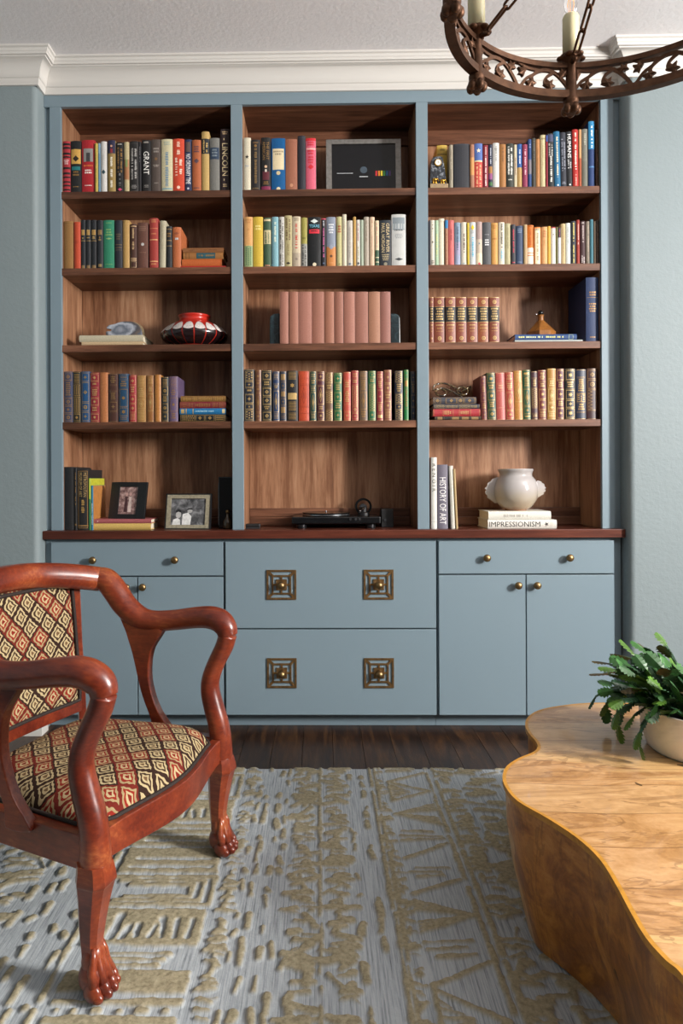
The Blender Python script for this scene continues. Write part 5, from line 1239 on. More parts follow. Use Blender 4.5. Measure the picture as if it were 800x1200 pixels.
# crest rail: bowed backwards in the middle, slightly arched
cr = catmull([(-0.432, -SH, .812), (-0.475, -0.22, .830), (-0.520, -0.11, .845), (-0.532, 0, .849), (-0.520, 0.11, .845), (-0.475, 0.22, .830), (-0.432, SH, .812)], 7)
MB().tube(cr, [(0.034, 0.039)] * len(cr), 18).build('crest_rail', MAH, ch, smooth=True)
for s in (1, -1):
    arm = [(-0.430, SH, .815), (-0.404, SH + .004, .806), (-0.376, SH + .006, .776), (-0.342, SH + .008, .733), (-0.298, SH + .010, .700), (-0.250, SH + .012, .687), (-0.17, SH + .014, .694),
           (-0.085, SH + .012, .708), (-0.035, SH + .008, .712), (0.000, SH + .004, .704), (0.020, SH, .686), (0.026, SH, .664)]
    rad = [0.036, 0.038, 0.039, 0.038, 0.036, 0.033, 0.031, 0.032, 0.034, 0.035, 0.033, 0.029]
    P = catmull([a + (r_,) for a, r_ in zip(arm, rad)], 7)
    MB().tube(mirror([p[:3] for p in P], s), [(p[3] * 1.02, p[3]) for p in P], 18, up=(0, 1, 0)).build('arm', MAH, ch, smooth=True)
    post = [(0.026, SH, .666, .0275, .029), (0.014, SH, .630, .027, .028), (-0.012, SH, .580, .026, .027), (-0.030, SH, .535, .027, .028), (-0.034, SH, .495, .029, .029), (-0.022, SH, .445, .031, .031), (-0.008, SH, .400, .032, .032), (0.0, SH, .355, .033, .032), (0.002, SH, .300, .035, .034), (0.0, SH, .262, .034, .034)]
    P = catmull(post, 6)
    MB().tube(mirror([p[:3] for p in P], s), [(p[3], p[4]) for p in P], 16, up=(0, 1, 0)).build('arm_post', MAH, ch, smooth=True)
    # flat shaped support under the arm
    edge = [(-0.345, .715), (-0.325, .650), (-0.302, .585), (-0.285, .520), (-0.266, .455), (-0.236, .385), (-0.232, .340), (-0.165, .340), (-0.170, .362), (-0.205, .405), (-0.228, .450), (-0.243, .505), (-0.243, .560), (-0.232, .605), (-0.205, .645), (-0.196, .662), (-0.206, .668), (-0.21, .690)]
    P = closed_catmull(edge, 3)
    y0, y1 = sorted((s * (SH - 0.012), s * (SH + 0.016)))
    MB().prism(P, y0, y1, 'Y').build('arm_support', MAH, ch, bevel=0.003)
    # back stile
    sy = s * 0.258
    MB().tube([(-0.465, sy, .33), (-0.470, sy, .45), (-0.482, sy, .62), (-0.490, sy, .80)], [(0.016, 0.016)] * 4, 4, up=(0, 1, 0)).build('back_stile', MAH, ch, bevel=0.002)
    # side rail
    MB().prism([(-0.475, s * 0.235), (-0.475, s * 0.262), (-0.02, s * (SH + 0.018)), (-0.02, s * (SH - 0.018))] if s > 0 else [(-0.475, s * 0.262), (-0.475, s * 0.235), (-0.02, s * (SH - 0.018)), (-0.02, s * (SH + 0.018))], 0.283, 0.358).build('side_rail', MAH, ch, bevel=0.003)
    # rear sabre leg
    P = catmull([(-0.470, s * 0.245, .36), (-0.478, s * 0.245, .26), (-0.505, s * 0.247, .13), (-0.555, s * 0.250, RL)], 5)
    MB().tube(P, [(0.022 - 0.006 * i / len(P), 0.026 - 0.008 * i / len(P)) for i in range(len(P))], 4, up=(0, 1, 0)).build('leg', MAH, ch, bevel=0.003)
    # front leg: square knee tapering to the ankle
    leg = [(0.0, .300, .034), (0.002, .285, .036), (0.003, .262, .0385), (0.001, .252, .036), (-0.003, .215, .0305), (-0.008, .160, .0250), (-0.009, .120, .0215), (-0.006, .095, .0215), (0.000, .075, .024)]
    P = catmull(leg, 4); mb = MB(); K = 8; vs = []
    for (x, z, r) in P:
        for k in range(K):
            # square with cut corners
            c = [(1, -.55), (1, .55), (.55, 1), (-.55, 1), (-1, .55), (-1, -.55), (-.55, -1), (.55, -1)][k]
            vs.append((x + c[0] * r, s * SH + c[1] * r, z))
    mb.add(vs, [(i * K + k, i * K + (k + 1) % K, (i + 1) * K + (k + 1) % K, (i + 1) * K + k) for i in range(len(P) - 1) for k in range(K)] + [tuple(range(K)), tuple(range((len(P) - 1) * K, len(P) * K))[::-1]])
    lg = mb.build('leg', MAH, ch, auto=35)
    # carved lion paw
    pw_ = MB(); cy_ = s * SH
    pw_.ell((-0.002, cy_, RL + 0.038), (0.034, 0.036, 0.036), 18, 10)
    pw_.ell((-0.004, cy_, RL + 0.070), (0.026, 0.028, 0.042), 16, 10)
    for j, yy in enumerate((-0.031, -0.0105, 0.0105, 0.031)):
        xo = 0.024 if abs(yy) < 0.02 else 0.015
        pw_.ell((xo, cy_ + yy, RL + 0.021), (0.022, 0.0125, 0.0205), 12, 8)
        pw_.ell((xo + 0.010, cy_ + yy, RL + 0.013), (0.018, 0.0105, 0.0128), 12, 8)
        pw_.tube([(xo + 0.004, cy_ + yy * .98, RL + 0.032), (xo - 0.006, cy_ + yy * .78, RL + 0.058), (0.010, cy_ + yy * .6, RL + 0.085), (0.006, cy_ + yy * .5, RL + 0.105)], [0.0115, 0.0105, 0.0085, 0.005], 8)
    pw_.build('paw_foot', MAH, lg, smooth=True)
# lower back rail and rear seat rail
MB().prism([(-0.485, -0.258), (-0.461, -0.258), (-0.476, -0.12), (-0.484, 0), (-0.476, 0.12), (-0.461, 0.258), (-0.485, 0.258), (-0.501, 0.12), (-0.509, 0), (-0.501, -0.12)], 0.400, 0.438).build('back_rail', MAH, ch, bevel=0.003)
MB().box(-0.485, -0.455, -0.238, 0.238, 0.283, 0.352).build('seat_rail', MAH, ch, bevel=0.003)
# serpentine front rail
def front_x(y):
    a = abs(y) / (SH - 0.02)
    return 0.004 + 0.040 * (0.5 + 0.5 * math.cos(math.pi * min(1, a)))
ys = np.linspace(-(SH - 0.028), SH - 0.028, 33)
fo = [(front_x(y) + 0.010, y) for y in ys]; bo_ = [(front_x(y) - 0.018, y) for y in ys]
mb = MB(); nn = len(ys); vs = []
for z in (0, 1):
    for i, (x, y) in enumerate(fo):
        dip = 0.006 * math.cos(math.pi * y / (2 * SH)) ** 2
        vs.append((x, y, 0.280 + (0.014 * (abs(y) / SH) ** 2) if z == 0 else 0.358))
    for i, (x, y) in enumerate(bo_): vs.append((x, y, 0.280 + (0.014 * (abs(y) / SH) ** 2) if z == 0 else 0.358))
F0, B0, F1, B1 = 0, nn, 2 * nn, 3 * nn
fs = []
for i in range(nn - 1):
    fs += [(F0 + i, F0 + i + 1, F1 + i + 1, F1 + i), (B0 + i + 1, B0 + i, B1 + i, B1 + i + 1), (F1 + i, F1 + i + 1, B1 + i + 1, B1 + i), (F0 + i + 1, F0 + i, B0 + i, B0 + i + 1)]
fs += [(F0, F1, B1, B0), (F0 + nn - 1, B0 + nn - 1, B1 + nn - 1, F1 + nn - 1)]
mb.add(vs, fs); mb.build('front_rail', MAH, ch, auto=40, bevel=0.002)
# seat cushion, domed, with dark welt
def seat_pt(a, b):
    """a: 0 back .. 1 front, b: -1..1 across"""
    half = 0.222 + (SH - 0.020 - 0.222) * a
    # tuck round the front posts
    y = b * half
    xf = front_x(y) - 0.012 - 0.050 * max(0, abs(b) - 0.82) / 0.18
    x = -0.455 + (xf + 0.455) * a
    ea = max(abs(2 * a - 1), 0); eb = abs(b)
    dome = (1 - ea ** 5) ** 0.6 * (1 - eb ** 5) ** 0.6
    return (x, y, 0.356 + 0.010 + 0.058 * dome)
NA, NB = 40, 40
vs = [seat_pt(i / NA, -1 + 2 * j / NB) for i in range(NA + 1) for j in range(NB + 1)]
fs = [(i * (NB + 1) + j, (i + 1) * (NB + 1) + j, (i + 1) * (NB + 1) + j + 1, i * (NB + 1) + j + 1) for i in range(NA) for j in range(NB)]
def uvmesh(name, vs, fs, uv, m, parent, thick=0):
    me = bpy.data.meshes.new(name); me.from_pydata(vs, [], fs)
    l = me.uv_layers.new(name='UVMap')
    for p in me.polygons:
        p.use_smooth = True
        for li in p.loop_indices: l.data[li].uv = uv[me.loops[li].vertex_index]
    me.materials.append(m); me.update()
    o = bpy.data.objects.new(name, me); COL.objects.link(o); o.parent = parent
    return o
# skirt down to the rail
per = [(NA, j) for j in range(NB + 1)] + [(i, NB) for i in range(NA - 1, -1, -1)] + [(0, j) for j in range(NB - 1, -1, -1)] + [(i, 0) for i in range(1, NA)]
pi_ = [i * (NB + 1) + j for i, j in per]
off = len(vs); vs += [(vs[i][0], vs[i][1], 0.350) for i in pi_]
n_ = len(pi_)
fs += [(pi_[k], off + k, off + (k + 1) % n_, pi_[(k + 1) % n_]) for k in range(n_)]
o = uvmesh('seat_cushion', vs, fs, [(p[0], p[1]) for p in vs], KIL, ch)
welt = [(vs[i][0] * 1.0 + 0.004 * (1 if vs[i][0] > -0.1 else 0), vs[i][1] * 1.008, 0.3605) for i in pi_]
MB().tube(welt, 0.0055, 6, closed=True).build('seat_welt', WELT, ch, smooth=True)
# back upholstery
def back_pt(a, b, front=1):
    z = 0.430 + 0.382 * a; y = b * 0.245
    bow = -0.030 * (1 - b * b)
    e = (1 - abs(b) ** 6) ** 0.5 * (1 - abs(2 * a - 1) ** 6) ** 0.5
    return (-0.471 - 0.033 * a + bow + front * (0.002 + 0.022 * e), y, z)
NA, NB = 28, 28
for f_, nm in ((1, 'back_cushion'), (-1, 'back_cover')):
    vs = [back_pt(i / NA, -1 + 2 * j / NB, f_) for i in range(NA + 1) for j in range(NB + 1)]
    fs = [(i * (NB + 1) + j, i * (NB + 1) + j + 1, (i + 1) * (NB + 1) + j + 1, (i + 1) * (NB + 1) + j)[::(1 if f_ > 0 else -1)] for i in range(NA) for j in range(NB)]
    uvmesh(nm, vs, fs, [(p[2] * 0.85, p[1]) for p in vs], KIL, ch)
wb = [back_pt(0.015 + 0.97 * t, sgn * 0.985) for sgn, seq in ((1, np.linspace(0, 1, 12)),) for t in seq]
wb = [back_pt(0.02, b) for b in np.linspace(-.98, .98, 14)] + [back_pt(a, .98) for a in np.linspace(.08, .92, 10)] + [back_pt(0.98, b) for b in np.linspace(.98, -.98, 14)] + [back_pt(a, -.98) for a in np.linspace(.92, .08, 10)]
MB().tube([(p[0] + 0.004, p[1], p[2]) for p in wb], 0.006, 6, closed=True, up=(1, 0, 0)).build('back_welt', WELT, ch, smooth=True)

# ================================================================== COFFEE TABLE
TH = 0.375
tp = [(800, 831), (765, 826), (730, 824), (690, 824), (655, 827.5), (630, 833), (617.5, 842), (616, 852), (621, 861), (628, 869), (630, 876), (624, 882), (608, 888.5), (594, 898), (589, 910), (593, 923), (607, 939), (640, 958), (675, 981), (702, 1006), (722, 1037), (738, 1067), (757, 1099), (780, 1125), (800, 1143)]
outl = [px_on(a, b, TH) for a, b in tp]
outl += [(0.545, 0.94), (0.62, 0.86), (0.76, 0.82), (0.92, 0.86), (1.05, 0.96), (1.18, 1.02), (1.33, 1.09), (1.44, 1.24), (1.46, 1.42), (1.42, 1.62), (1.43, 1.82), (1.38, 2.02), (1.28, 2.14)]
O = closed_catmull(outl, 4)
tcx = sum(p[0] for p in O) / len(O); tcy = sum(p[1] for p in O) / len(O)
O = [(x - tcx, y - tcy) for x, y in O]
def offset(P, d):
    out = []; N = len(P)
    for i in range(N):
        a = Vector(P[i - 2]); b = Vector(P[(i + 2) % N]); t = (b - a).normalized(); nrm = Vector((t.y, -t.x))
        out.append((P[i][0] - nrm.x * d, P[i][1] - nrm.y * d))
    return out
area2 = sum(O[i - 1][0] * O[i][1] - O[i][0] * O[i - 1][1] for i in range(len(O)))
SGN = 1 if area2 > 0 else -1
def m_burl(name, stops, scale, patch, rough=0.3, coat=0.3, yscale=1.0, leaves=False):
    t = NT(name); v = t.coord('Object', (scale, scale * 2.2 * yscale, scale))
    wv = t.noise(v, 1.6, 6, 0.62, 1.6)
    rings = t.math('PINGPONG', t.math('MULTIPLY', wv, 9.0), 1.0)
    fine = t.noise(v, 9, 5, 0.7, 0.8)
    f = t.math('ADD', t.math('ADD', t.math('MULTIPLY', rings, 0.22), t.math('MULTIPLY', fine, 0.46)), t.math('MULTIPLY', wv, 0.30))
    c = t.ramp(f, stops)
    # book-matched veneer leaves of differing tone
    if leaves:
        sp = t.n('ShaderNodeSeparateXYZ'); t.link(t.coord('Object'), sp.inputs[0])
        yy = t.math('ADD', t.math('MULTIPLY', sp.outputs[1], 7.0), t.math('MULTIPLY', t.noise(t.coord('Object', (1.2, 0.3, 1)), 1.0, 2), 0.9))
        wn = t.n('ShaderNodeTexWhiteNoise', noise_dimensions='1D'); t.link(t.math('FLOOR', yy), wn.inputs['W'])
        c = t.mix(t.math('MULTIPLY', wn.outputs['Value'], 0.5), c, '#d6b383')
        seam = t.math('LESS_THAN', t.math('ABSOLUTE', t.math('SUBTRACT', t.math('FRACT', yy), 0.5)), 0.485)
        c = t.mix(t.math('MULTIPLY', t.math('SUBTRACT', 1.0, seam), 0.45), c, '#5c3618')
    # sapwood islands with hard edges, and dark knots
    pn = t.noise(t.coord('Object', patch), 1.0, 3, 0.5, 0.6)
    c = t.mix(t.math('MULTIPLY', t.math('GREATER_THAN', pn, 0.575), 0.6), c, '#d8b077')
    vn = t.noise(t.coord('Object', (patch[0] * 1.3, patch[1] * 1.1, patch[2])), 1.0, 4, 0.55, 1.5)
    vein = t.math('LESS_THAN', t.math('ABSOLUTE', t.math('SUBTRACT', vn, 0.5)), 0.011)
    c = t.mix(t.math('MULTIPLY', vein, 0.34), c, '#5c3416')
    c = t.mix(t.math('MULTIPLY', t.math('GREATER_THAN', vn, 0.56), 0.30), c, '#7d5026')
    kn = t.noise(t.coord('Object', (13, 13, 9)), 1.0, 2, 0.5)
    c = t.mix(t.math('MULTIPLY', t.math('GREATER_THAN', kn, 0.735), 0.8), c, '#2a1509')
    t.base(c); return t.set(rough, coat=coat)
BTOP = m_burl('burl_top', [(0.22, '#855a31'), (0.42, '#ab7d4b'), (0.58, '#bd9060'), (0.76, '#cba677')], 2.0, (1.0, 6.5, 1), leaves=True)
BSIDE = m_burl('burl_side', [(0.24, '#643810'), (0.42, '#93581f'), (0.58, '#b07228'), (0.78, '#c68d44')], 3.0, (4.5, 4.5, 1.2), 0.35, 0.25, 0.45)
EDGEM = m_plain('#b9822a', 0.4, grain=60)
tb = tag(empty('coffee_table', (tcx, tcy, 0.0)), 'burl wood coffee table with a wavy free-form outline', 'coffee table')
o_in = offset(O, 0.004 * SGN * 1)
# decide inward direction by area
def poly_area(P): return abs(sum(P[i - 1][0] * P[i][1] - P[i][0] * P[i - 1][1] for i in range(len(P)))) / 2
DI = 1 if poly_area(offset(O, 0.01)) < poly_area(O) else -1
RT = 0.0142
mb = MB(); rings = []
for (ins, z) in ((0.006, TH - 0.004), (0.006, TH - 0.020), (0.008, TH - 0.10), (0.022, TH - 0.20), (0.042, TH - 0.29), (0.058, RT)):
    rings.append([(x, y, z) for x, y in offset(O, ins * DI)])
N = len(O)
mb.add([p for r in rings for p in r], [(i * N + k, i * N + (k + 1) % N, (i + 1) * N + (k + 1) % N, (i + 1) * N + k) for i in range(len(rings) - 1) for k in range(N)] + [tuple(range((len(rings) - 1) * N, len(rings) * N))])
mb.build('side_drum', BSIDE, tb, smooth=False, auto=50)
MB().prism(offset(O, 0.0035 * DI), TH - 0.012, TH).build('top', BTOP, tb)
mb = MB(); a_, b_ = offset(O, -0.001 * DI), offset(O, 0.0075 * DI)
mb.add([(x, y, TH - 0.013) for x, y in a_] + [(x, y, TH + 0.0006) for x, y in a_] + [(x, y, TH + 0.0006) for x, y in b_],
       [(k, (k + 1) % N, N + (k + 1) % N, N + k) for k in range(N)] + [(N + k, N + (k + 1) % N, 2 * N + (k + 1) % N, 2 * N + k) for k in range(N)])
mb.build('edge_band', EDGEM, tb, auto=50)

# ================================================================== POTTED HOLIDAY CACTUS
pcx, pcy = px_on(822, 879, TH)
PR, PH = 0.158, 0.118
pl_ = tag(empty('potted_plant', (pcx, pcy, TH)), 'leafy trailing cactus in a white dimpled bowl on the coffee table', 'potted plant')
prof = catmull([(PR * .84, 0.0), (PR * .89, 0.010), (PR * .955, 0.045), (PR * .985, 0.08), (PR, PH - 0.004), (PR * .99, PH)], 8)
mb = MB(); NR = 72; vs = []
for i, (r, z) in enumerate(prof):
    for k in range(NR):
        dm = 0.0022 * math.sin(k * 2 * math.pi * 24 / NR + (i // 2 % 2) * math.pi) * math.sin(i * 0.8) if 3 < i < len(prof) - 3 else 0
        a = 2 * math.pi * k / NR; vs.append(((r + dm) * math.cos(a), (r + dm) * math.sin(a), z + 0.003))
L = len(prof)
fs = [(i * NR + k, i * NR + (k + 1) % NR, (i + 1) * NR + (k + 1) % NR, (i + 1) * NR + k) for i in range(L - 1) for k in range(NR)]
fs.append(tuple(range(NR))[::-1]); mb.add(vs, fs)
mb.lathe([(PR * .99, PH + 0.003), (PR * .93, PH + 0.001), (PR * .90, PH - 0.02)], NR)
mb.build('pot', m_plain('#f0e9e2', 0.35, grain=25, amt=0.04), pl_, smooth=True)
MB().lathe([(PR * .80, 0.0), (PR * .83, 0.0), (PR * .835, 0.004), (PR * .80, 0.005)], 60).build('base_rim', m_plain('#a9b0b4', 0.3, 0.6), pl_, smooth=True)
MB().lathe([(0.0001, PH - 0.008), (PR * .6, PH - 0.012), (PR * .91, PH - 0.016)], 40).build('soil', m_plain('#221812', 0.95, grain=90, amt=0.4, bump=1.0), pl_, smooth=True)
# pad: toothed flat segment growing along +x
def pad(seed, L, W):
    rg = random.Random(seed); T = [(0.0, .25), (.12, .62), (.18, .42), (.32, 1.0), (.37, .68), (.52, 1.18), (.57, .78), (.72, 1.12), (.77, .72), (.90, .88), (.94, .50), (1.0, .42)]
    mb = MB(); vs = []
    for sgn in (1, -1):
        for t, wq in T: vs.append((t * L, sgn * wq * W * rg.uniform(.92, 1.08), -0.0030 * wq + 0.0015 * math.sin(t * 3)))
    n = len(T); o = 2 * n
    for t, wq in T: vs.append((t * L, 0, 0.0012 + 0.0015 * math.sin(t * 3)))
    for t, wq in T: vs.append((t * L, 0, -0.0018 + 0.0015 * math.sin(t * 3)))
    fs = []
    for i in range(n - 1):
        fs += [(o + i, o + i + 1, i + 1, i), (o + n + i + 1, o + n + i, i, i + 1), (o + i + 1, o + i, n + i, n + i + 1), (o + n + i, o + n + i + 1, n + i + 1, n + i)]
    mb.add(vs, fs); return mb
LEAFC = [('#1e411a', 1), ('#264b20', 2), ('#153319', 3), ('#325e27', 4), ('#294c32', 5), ('#456722', 6), ('#43391d', 7)]
leaf_me = []
for c, sd in LEAFC:
    t = NT('cactus_pad_' + str(sd)); vv = t.coord('Object')
    cc = lin(c); t.base(t.ramp(t.noise(vv, 40, 3), [(0.3, tuple(q * .6 for q in cc[:3]) + (1,)), (0.5, cc), (0.75, tuple(q * 1.5 for q in cc[:3]) + (1,))]))
    leaf_me.append(pad(sd, 0.042, 0.0135).mesh('leaf', t.set(0.42, spec=0.4), False))
random.seed(21)
cnt = 0
def grow(a, r0, pitch, nseg, droop, z0, sz=1.0, wob=0.25):
    global cnt
    p = Vector((r0 * math.cos(a), r0 * math.sin(a), z0)); yaw = a; pt = pitch
    for k in range(nseg):
        if cnt >= 300: return
        yaw += random.uniform(-wob, wob); 
        s_ = sz * random.uniform(.85, 1.2)
        d = Vector((math.cos(yaw) * math.cos(pt), math.sin(yaw) * math.cos(pt), math.sin(pt)))
        L = 0.042 * s_
        q = p + d * L
        if q.z < 0.006:
            pt = 0.12; d = Vector((math.cos(yaw) * math.cos(pt), math.sin(yaw) * math.cos(pt), math.sin(pt))); q = p + d * L
        rr = math.hypot(q.x, q.y)
        if q.z < PH + 0.004 and rr < PR + 0.012:        # keep clear of the bowl
            p = p + Vector((math.cos(yaw), math.sin(yaw), 0)) * 0.015 + Vector((0, 0, 0.008)); q = p + d * L
        ci = random.choice([0, 0, 1, 1, 2, 2, 3, 4, 4, 5]) if k < nseg - 1 else random.choice([1, 3, 5, 3, 6])
        o = inst(leaf_me[ci], 'leaf', pl_); cnt += 1
        xax = d; side = Vector((-math.sin(yaw), math.cos(yaw), 0)); roll = random.uniform(-0.9, 0.9)
        side = Matrix.Rotation(roll, 3, xax) @ side; nz = xax.cross(side)
        o.matrix_local = Matrix(((xax.x * s_, side.x * s_, nz.x * s_, p.x), (xax.y * s_, side.y * s_, nz.y * s_, p.y), (xax.z * s_, side.z * s_, nz.z * s_, p.z), (0, 0, 0, 1)))
        p = p + d * L * 0.94
        pt -= droop * random.uniform(.6, 1.3)
N1 = 20
for a in (2.5, 2.7, 2.9, 3.1, 3.25, 3.4, 3.55, 3.7, 4.3):      # trailing stems on the near, left side
    grow(a, PR * .90, random.uniform(.0, .3), random.choice([3, 4, 4]), 0.62, PH + 0.012, 1.15, 0.12)
for a in (2.5, 2.65, 2.8, 2.95, 3.1, 3.2, 3.35, 3.5, 3.7):     # stems reaching out to the left
    grow(a, PR * random.uniform(.45, .8), random.uniform(.3, .75), 4, random.uniform(.18, .34), PH + 0.014, 1.2, 0.18)
for i in range(26):          # upright, gently arching
    a = random.uniform(1.6, 4.6)
    grow(a, PR * random.uniform(.15, .75), random.uniform(.8, 1.3), random.choice([3, 4, 4]), random.uniform(.12, .32), PH - 0.004, 1.3)
for i in range(N1):          # arching stems
    a = 1.3 + 3.6 * i / N1 + random.uniform(-.12, .12)
    grow(a, PR * random.uniform(.25, .75), random.uniform(.5, 1.0), 3, random.uniform(.26, .45), PH, 1.25)
for i in range(11):          # the side turned to the window
    a = -1.35 + 2.6 * i / 11 + random.uniform(-.12, .12)
    grow(a, PR * random.uniform(.15, .7), random.uniform(.5, 1.1), 3, random.uniform(.26, .45), PH, 1.3)

# ================================================================== RUG
RX0, RX1, RY0, RY1, RS = -2.0, 1.35, 0.55, 2.657, 0.0042
nx, ny = int((RX1 - RX0) / RS), int((RY1 - RY0) / RS)
gx_, gy_ = np.linspace(RX0, RX1, nx), np.linspace(RY0, RY1, ny)
Dm = np.full((ny, nx), 0.05)
rr = np.random.RandomState(3)
def win(x0, x1, y0, y1):
    i0, i1 = np.searchsorted(gx_, [x0 - .03, x1 + .03]); j0, j1 = np.searchsorted(gy_, [y0 - .03, y1 + .03])
    return slice(j0, j1), slice(i0, i1)
def seg(x0, y0, x1, y1, w):
    sl = win(min(x0, x1) - w, max(x0, x1) + w, min(y0, y1) - w, max(y0, y1) + w)
    if sl[0].start >= sl[0].stop or sl[1].start >= sl[1].stop: return
    xx, yy = np.meshgrid(gx_[sl[1]], gy_[sl[0]])
    dx, dy = x1 - x0, y1 - y0; L2 = dx * dx + dy * dy + 1e-12
    t = np.clip(((xx - x0) * dx + (yy - y0) * dy) / L2, 0, 1)
    d = np.hypot(xx - x0 - t * dx, yy - y0 - t * dy) - w
    Dm[sl] = np.minimum(Dm[sl], d)
def boxd(x0, x1, y0, y1, r=0.006):
    sl = win(x0, x1, y0, y1)
    if sl[0].start >= sl[0].stop or sl[1].start >= sl[1].stop: return
    xx, yy = np.meshgrid(gx_[sl[1]], gy_[sl[0]])
    cx, cy, hx, hy = (x0 + x1) / 2, (y0 + y1) / 2, (x1 - x0) / 2 - r, (y1 - y0) / 2 - r
    qx, qy = np.abs(xx - cx) - hx, np.abs(yy - cy) - hy
    d = np.hypot(np.maximum(qx, 0), np.maximum(qy, 0)) + np.minimum(np.maximum(qx, qy), 0) - r
    Dm[sl] = np.minimum(Dm[sl], d)
def carve(x0, y0, x1, y1, w):
    sl = win(min(x0, x1) - w, max(x0, x1) + w, min(y0, y1) - w, max(y0, y1) + w)
    if sl[0].start >= sl[0].stop or sl[1].start >= sl[1].stop: return
    xx, yy = np.meshgrid(gx_[sl[1]], gy_[sl[0]])
    dx, dy = x1 - x0, y1 - y0; L2 = dx * dx + dy * dy + 1e-12
    t = np.clip(((xx - x0) * dx + (yy - y0) * dy) / L2, 0, 1)
    Dm[sl] = np.maximum(Dm[sl], w - np.hypot(xx - x0 - t * dx, yy - y0 - t * dy))
def U(a, b): return rr.uniform(a, b)
def bars_col(x0, x1):        # stacks of woven bars, brackets and letter-like figures
    y = RY0
    while y < RY1:
        h = U(.06, .15); k = rr.randint(0, 6)
        if k >= 4:           # solid block with carved grooves
            h += .05; boxd(x0, x1, y, y + h, .004)
            m = rr.randint(0, 3)
            if m == 0:
                for q in np.arange(y + .03, y + h - .02, U(.03, .045)): carve(x0 + U(.02, .05), q, x1 - U(.02, .06), q, .006)
            elif m == 1:
                for q in (.03, .065):
                    if h > 2.4 * q: carve(x0 + q, y + q, x1 - q, y + q, .006); carve(x1 - q, y + q, x1 - q, y + h - q, .006); carve(x0 + q, y + h - q, x1 - q, y + h - q, .006)
            else:
                for q in np.arange(x0 + .03, x1 - .02, .032): carve(q, y + .03, q + U(-.01, .01), y + h * U(.45, .8), .006)
        elif k == 0:
            boxd(x0, x1, y, y + h * .5)
            for q in range(3): boxd(x0 + .02, x1 - U(.02, .08), y + h * (.58 + .14 * q), y + h * (.66 + .14 * q))
        elif k == 1:         # nested bracket
            for q in range(3):
                i = .028 * q
                if x1 - x0 - 2 * i > .06 and h + .06 - 1.2 * i > .05:
                    seg(x0 + i, y + i * .6, x1 - i, y + i * .6, .009); seg(x1 - i, y + i * .6, x1 - i, y + h + .05 - i * .6, .009); seg(x0 + i, y + h + .05 - i * .6, x1 - i, y + h + .05 - i * .6, .009)
            h += .055
        elif k == 2:
            boxd(x0, x1, y, y + .028); boxd(x0, x1, y + h - .02, y + h)
            x = x0 + .015
            while x < x1 - .03:
                w = U(.012, .035); boxd(x, x + w, y + .034, y + h - .026); x += w + U(.012, .03)
        else:
            for q in np.arange(y, y + h, .026): boxd(x0 + U(0, .04), x1 - U(0, .05), q, q + .017)
        y += h + U(.008, .02)
    boxd(x1 + .006, x1 + .024, RY0, RY1) if rr.rand() < .5 else None
def dash_col(x0, x1, dens=1.0):
    x = x0
    while x < x1:
        y = RY0 + U(0, .2)
        while y < RY1:
            if rr.rand() < .8 * dens: seg(x + U(-.004, .004), y, x + U(-.006, .006), y + U(.004, .055), U(.006, .011))
            y += U(.045, .12)
        x += U(.026, .05)
def blob_col(x0, x1, dens=1.0):
    y = RY0
    while y < RY1:
        for q in range(rr.randint(1, 5)):
            cx, cy = U(x0 + .015, x1 - .015), y + U(-.03, .03); a = U(-.4, .4) if rr.rand() < .6 else U(0, 3.1)
            l = U(.004, .040) * dens
            seg(cx - l * math.cos(a), cy - l * math.sin(a), cx + l * math.cos(a), cy + l * math.sin(a), U(.005, .015) * dens)
        y += U(.018, .042)
def tri_col(x0, x1):
    y = RY0; f = 0
    while y < RY1:
        h = U(.12, .19); w = x1 - x0
        k = rr.randint(0, 3)
        a, b = (x0, x1) if f else (x1, x0)
        if k == 0:
            for q in (0, .2, .4, .6):
                seg(a, y + h * q / 2, b, y + h / 2, .007); seg(a, y + h - h * q / 2, b, y + h / 2, .007)
        elif k == 1:
            seg(a, y, b, y + h / 2, .008); seg(a, y + h, b, y + h / 2, .008); seg(a, y, a, y + h, .007)
            for q in np.linspace(.15, .85, 6): seg(a, y + h * q, a + (b - a) * (.55 - abs(q - .5)), y + h * (q * .6 + .2), .006)
        else:
            seg(x0, y, x1, y + h * .45, .008)
            for q in (.55, .7, .85): seg(x0 + U(0, .03), y + h * q, x1 - U(0, .05), y + h * q + U(-.01, .01), .0065)
        f = not f; y += h + U(.0, .03)
def line_col(x0, x1, n=2):
    for x in np.linspace(x0, x1, n):
        y = RY0
        while y < RY1:
            l = U(.1, .5); seg(x, y, x + U(-.004, .004), min(RY1, y + l), U(.005, .009)); y += l + U(.015, .05)
bars_col(-2.0, -1.75); dash_col(-1.72, -1.55); bars_col(-1.53, -1.22); line_col(-1.20, -1.17); dash_col(-1.14, -0.96, .8)
blob_col(-0.95, -0.80); dash_col(-0.79, -0.62); line_col(-0.61, -0.60, 1); bars_col(-0.585, -0.30); blob_col(-0.275, -0.235, .6)
dash_col(-0.22, -0.10); blob_col(-0.10, -0.01, .9); line_col(-0.005, 0.0, 1); blob_col(0.01, 0.085, .9); dash_col(0.10, 0.17, .8); line_col(0.185, 0.20, 2)
blob_col(0.195, 0.235, .5); tri_col(0.245, 0.385); line_col(0.40, 0.425, 2); blob_col(0.43, 0.50, .8); blob_col(0.50, 0.66, 1.1); bars_col(0.67, 0.90); blob_col(0.92, 1.1); bars_col(1.12, 1.33)
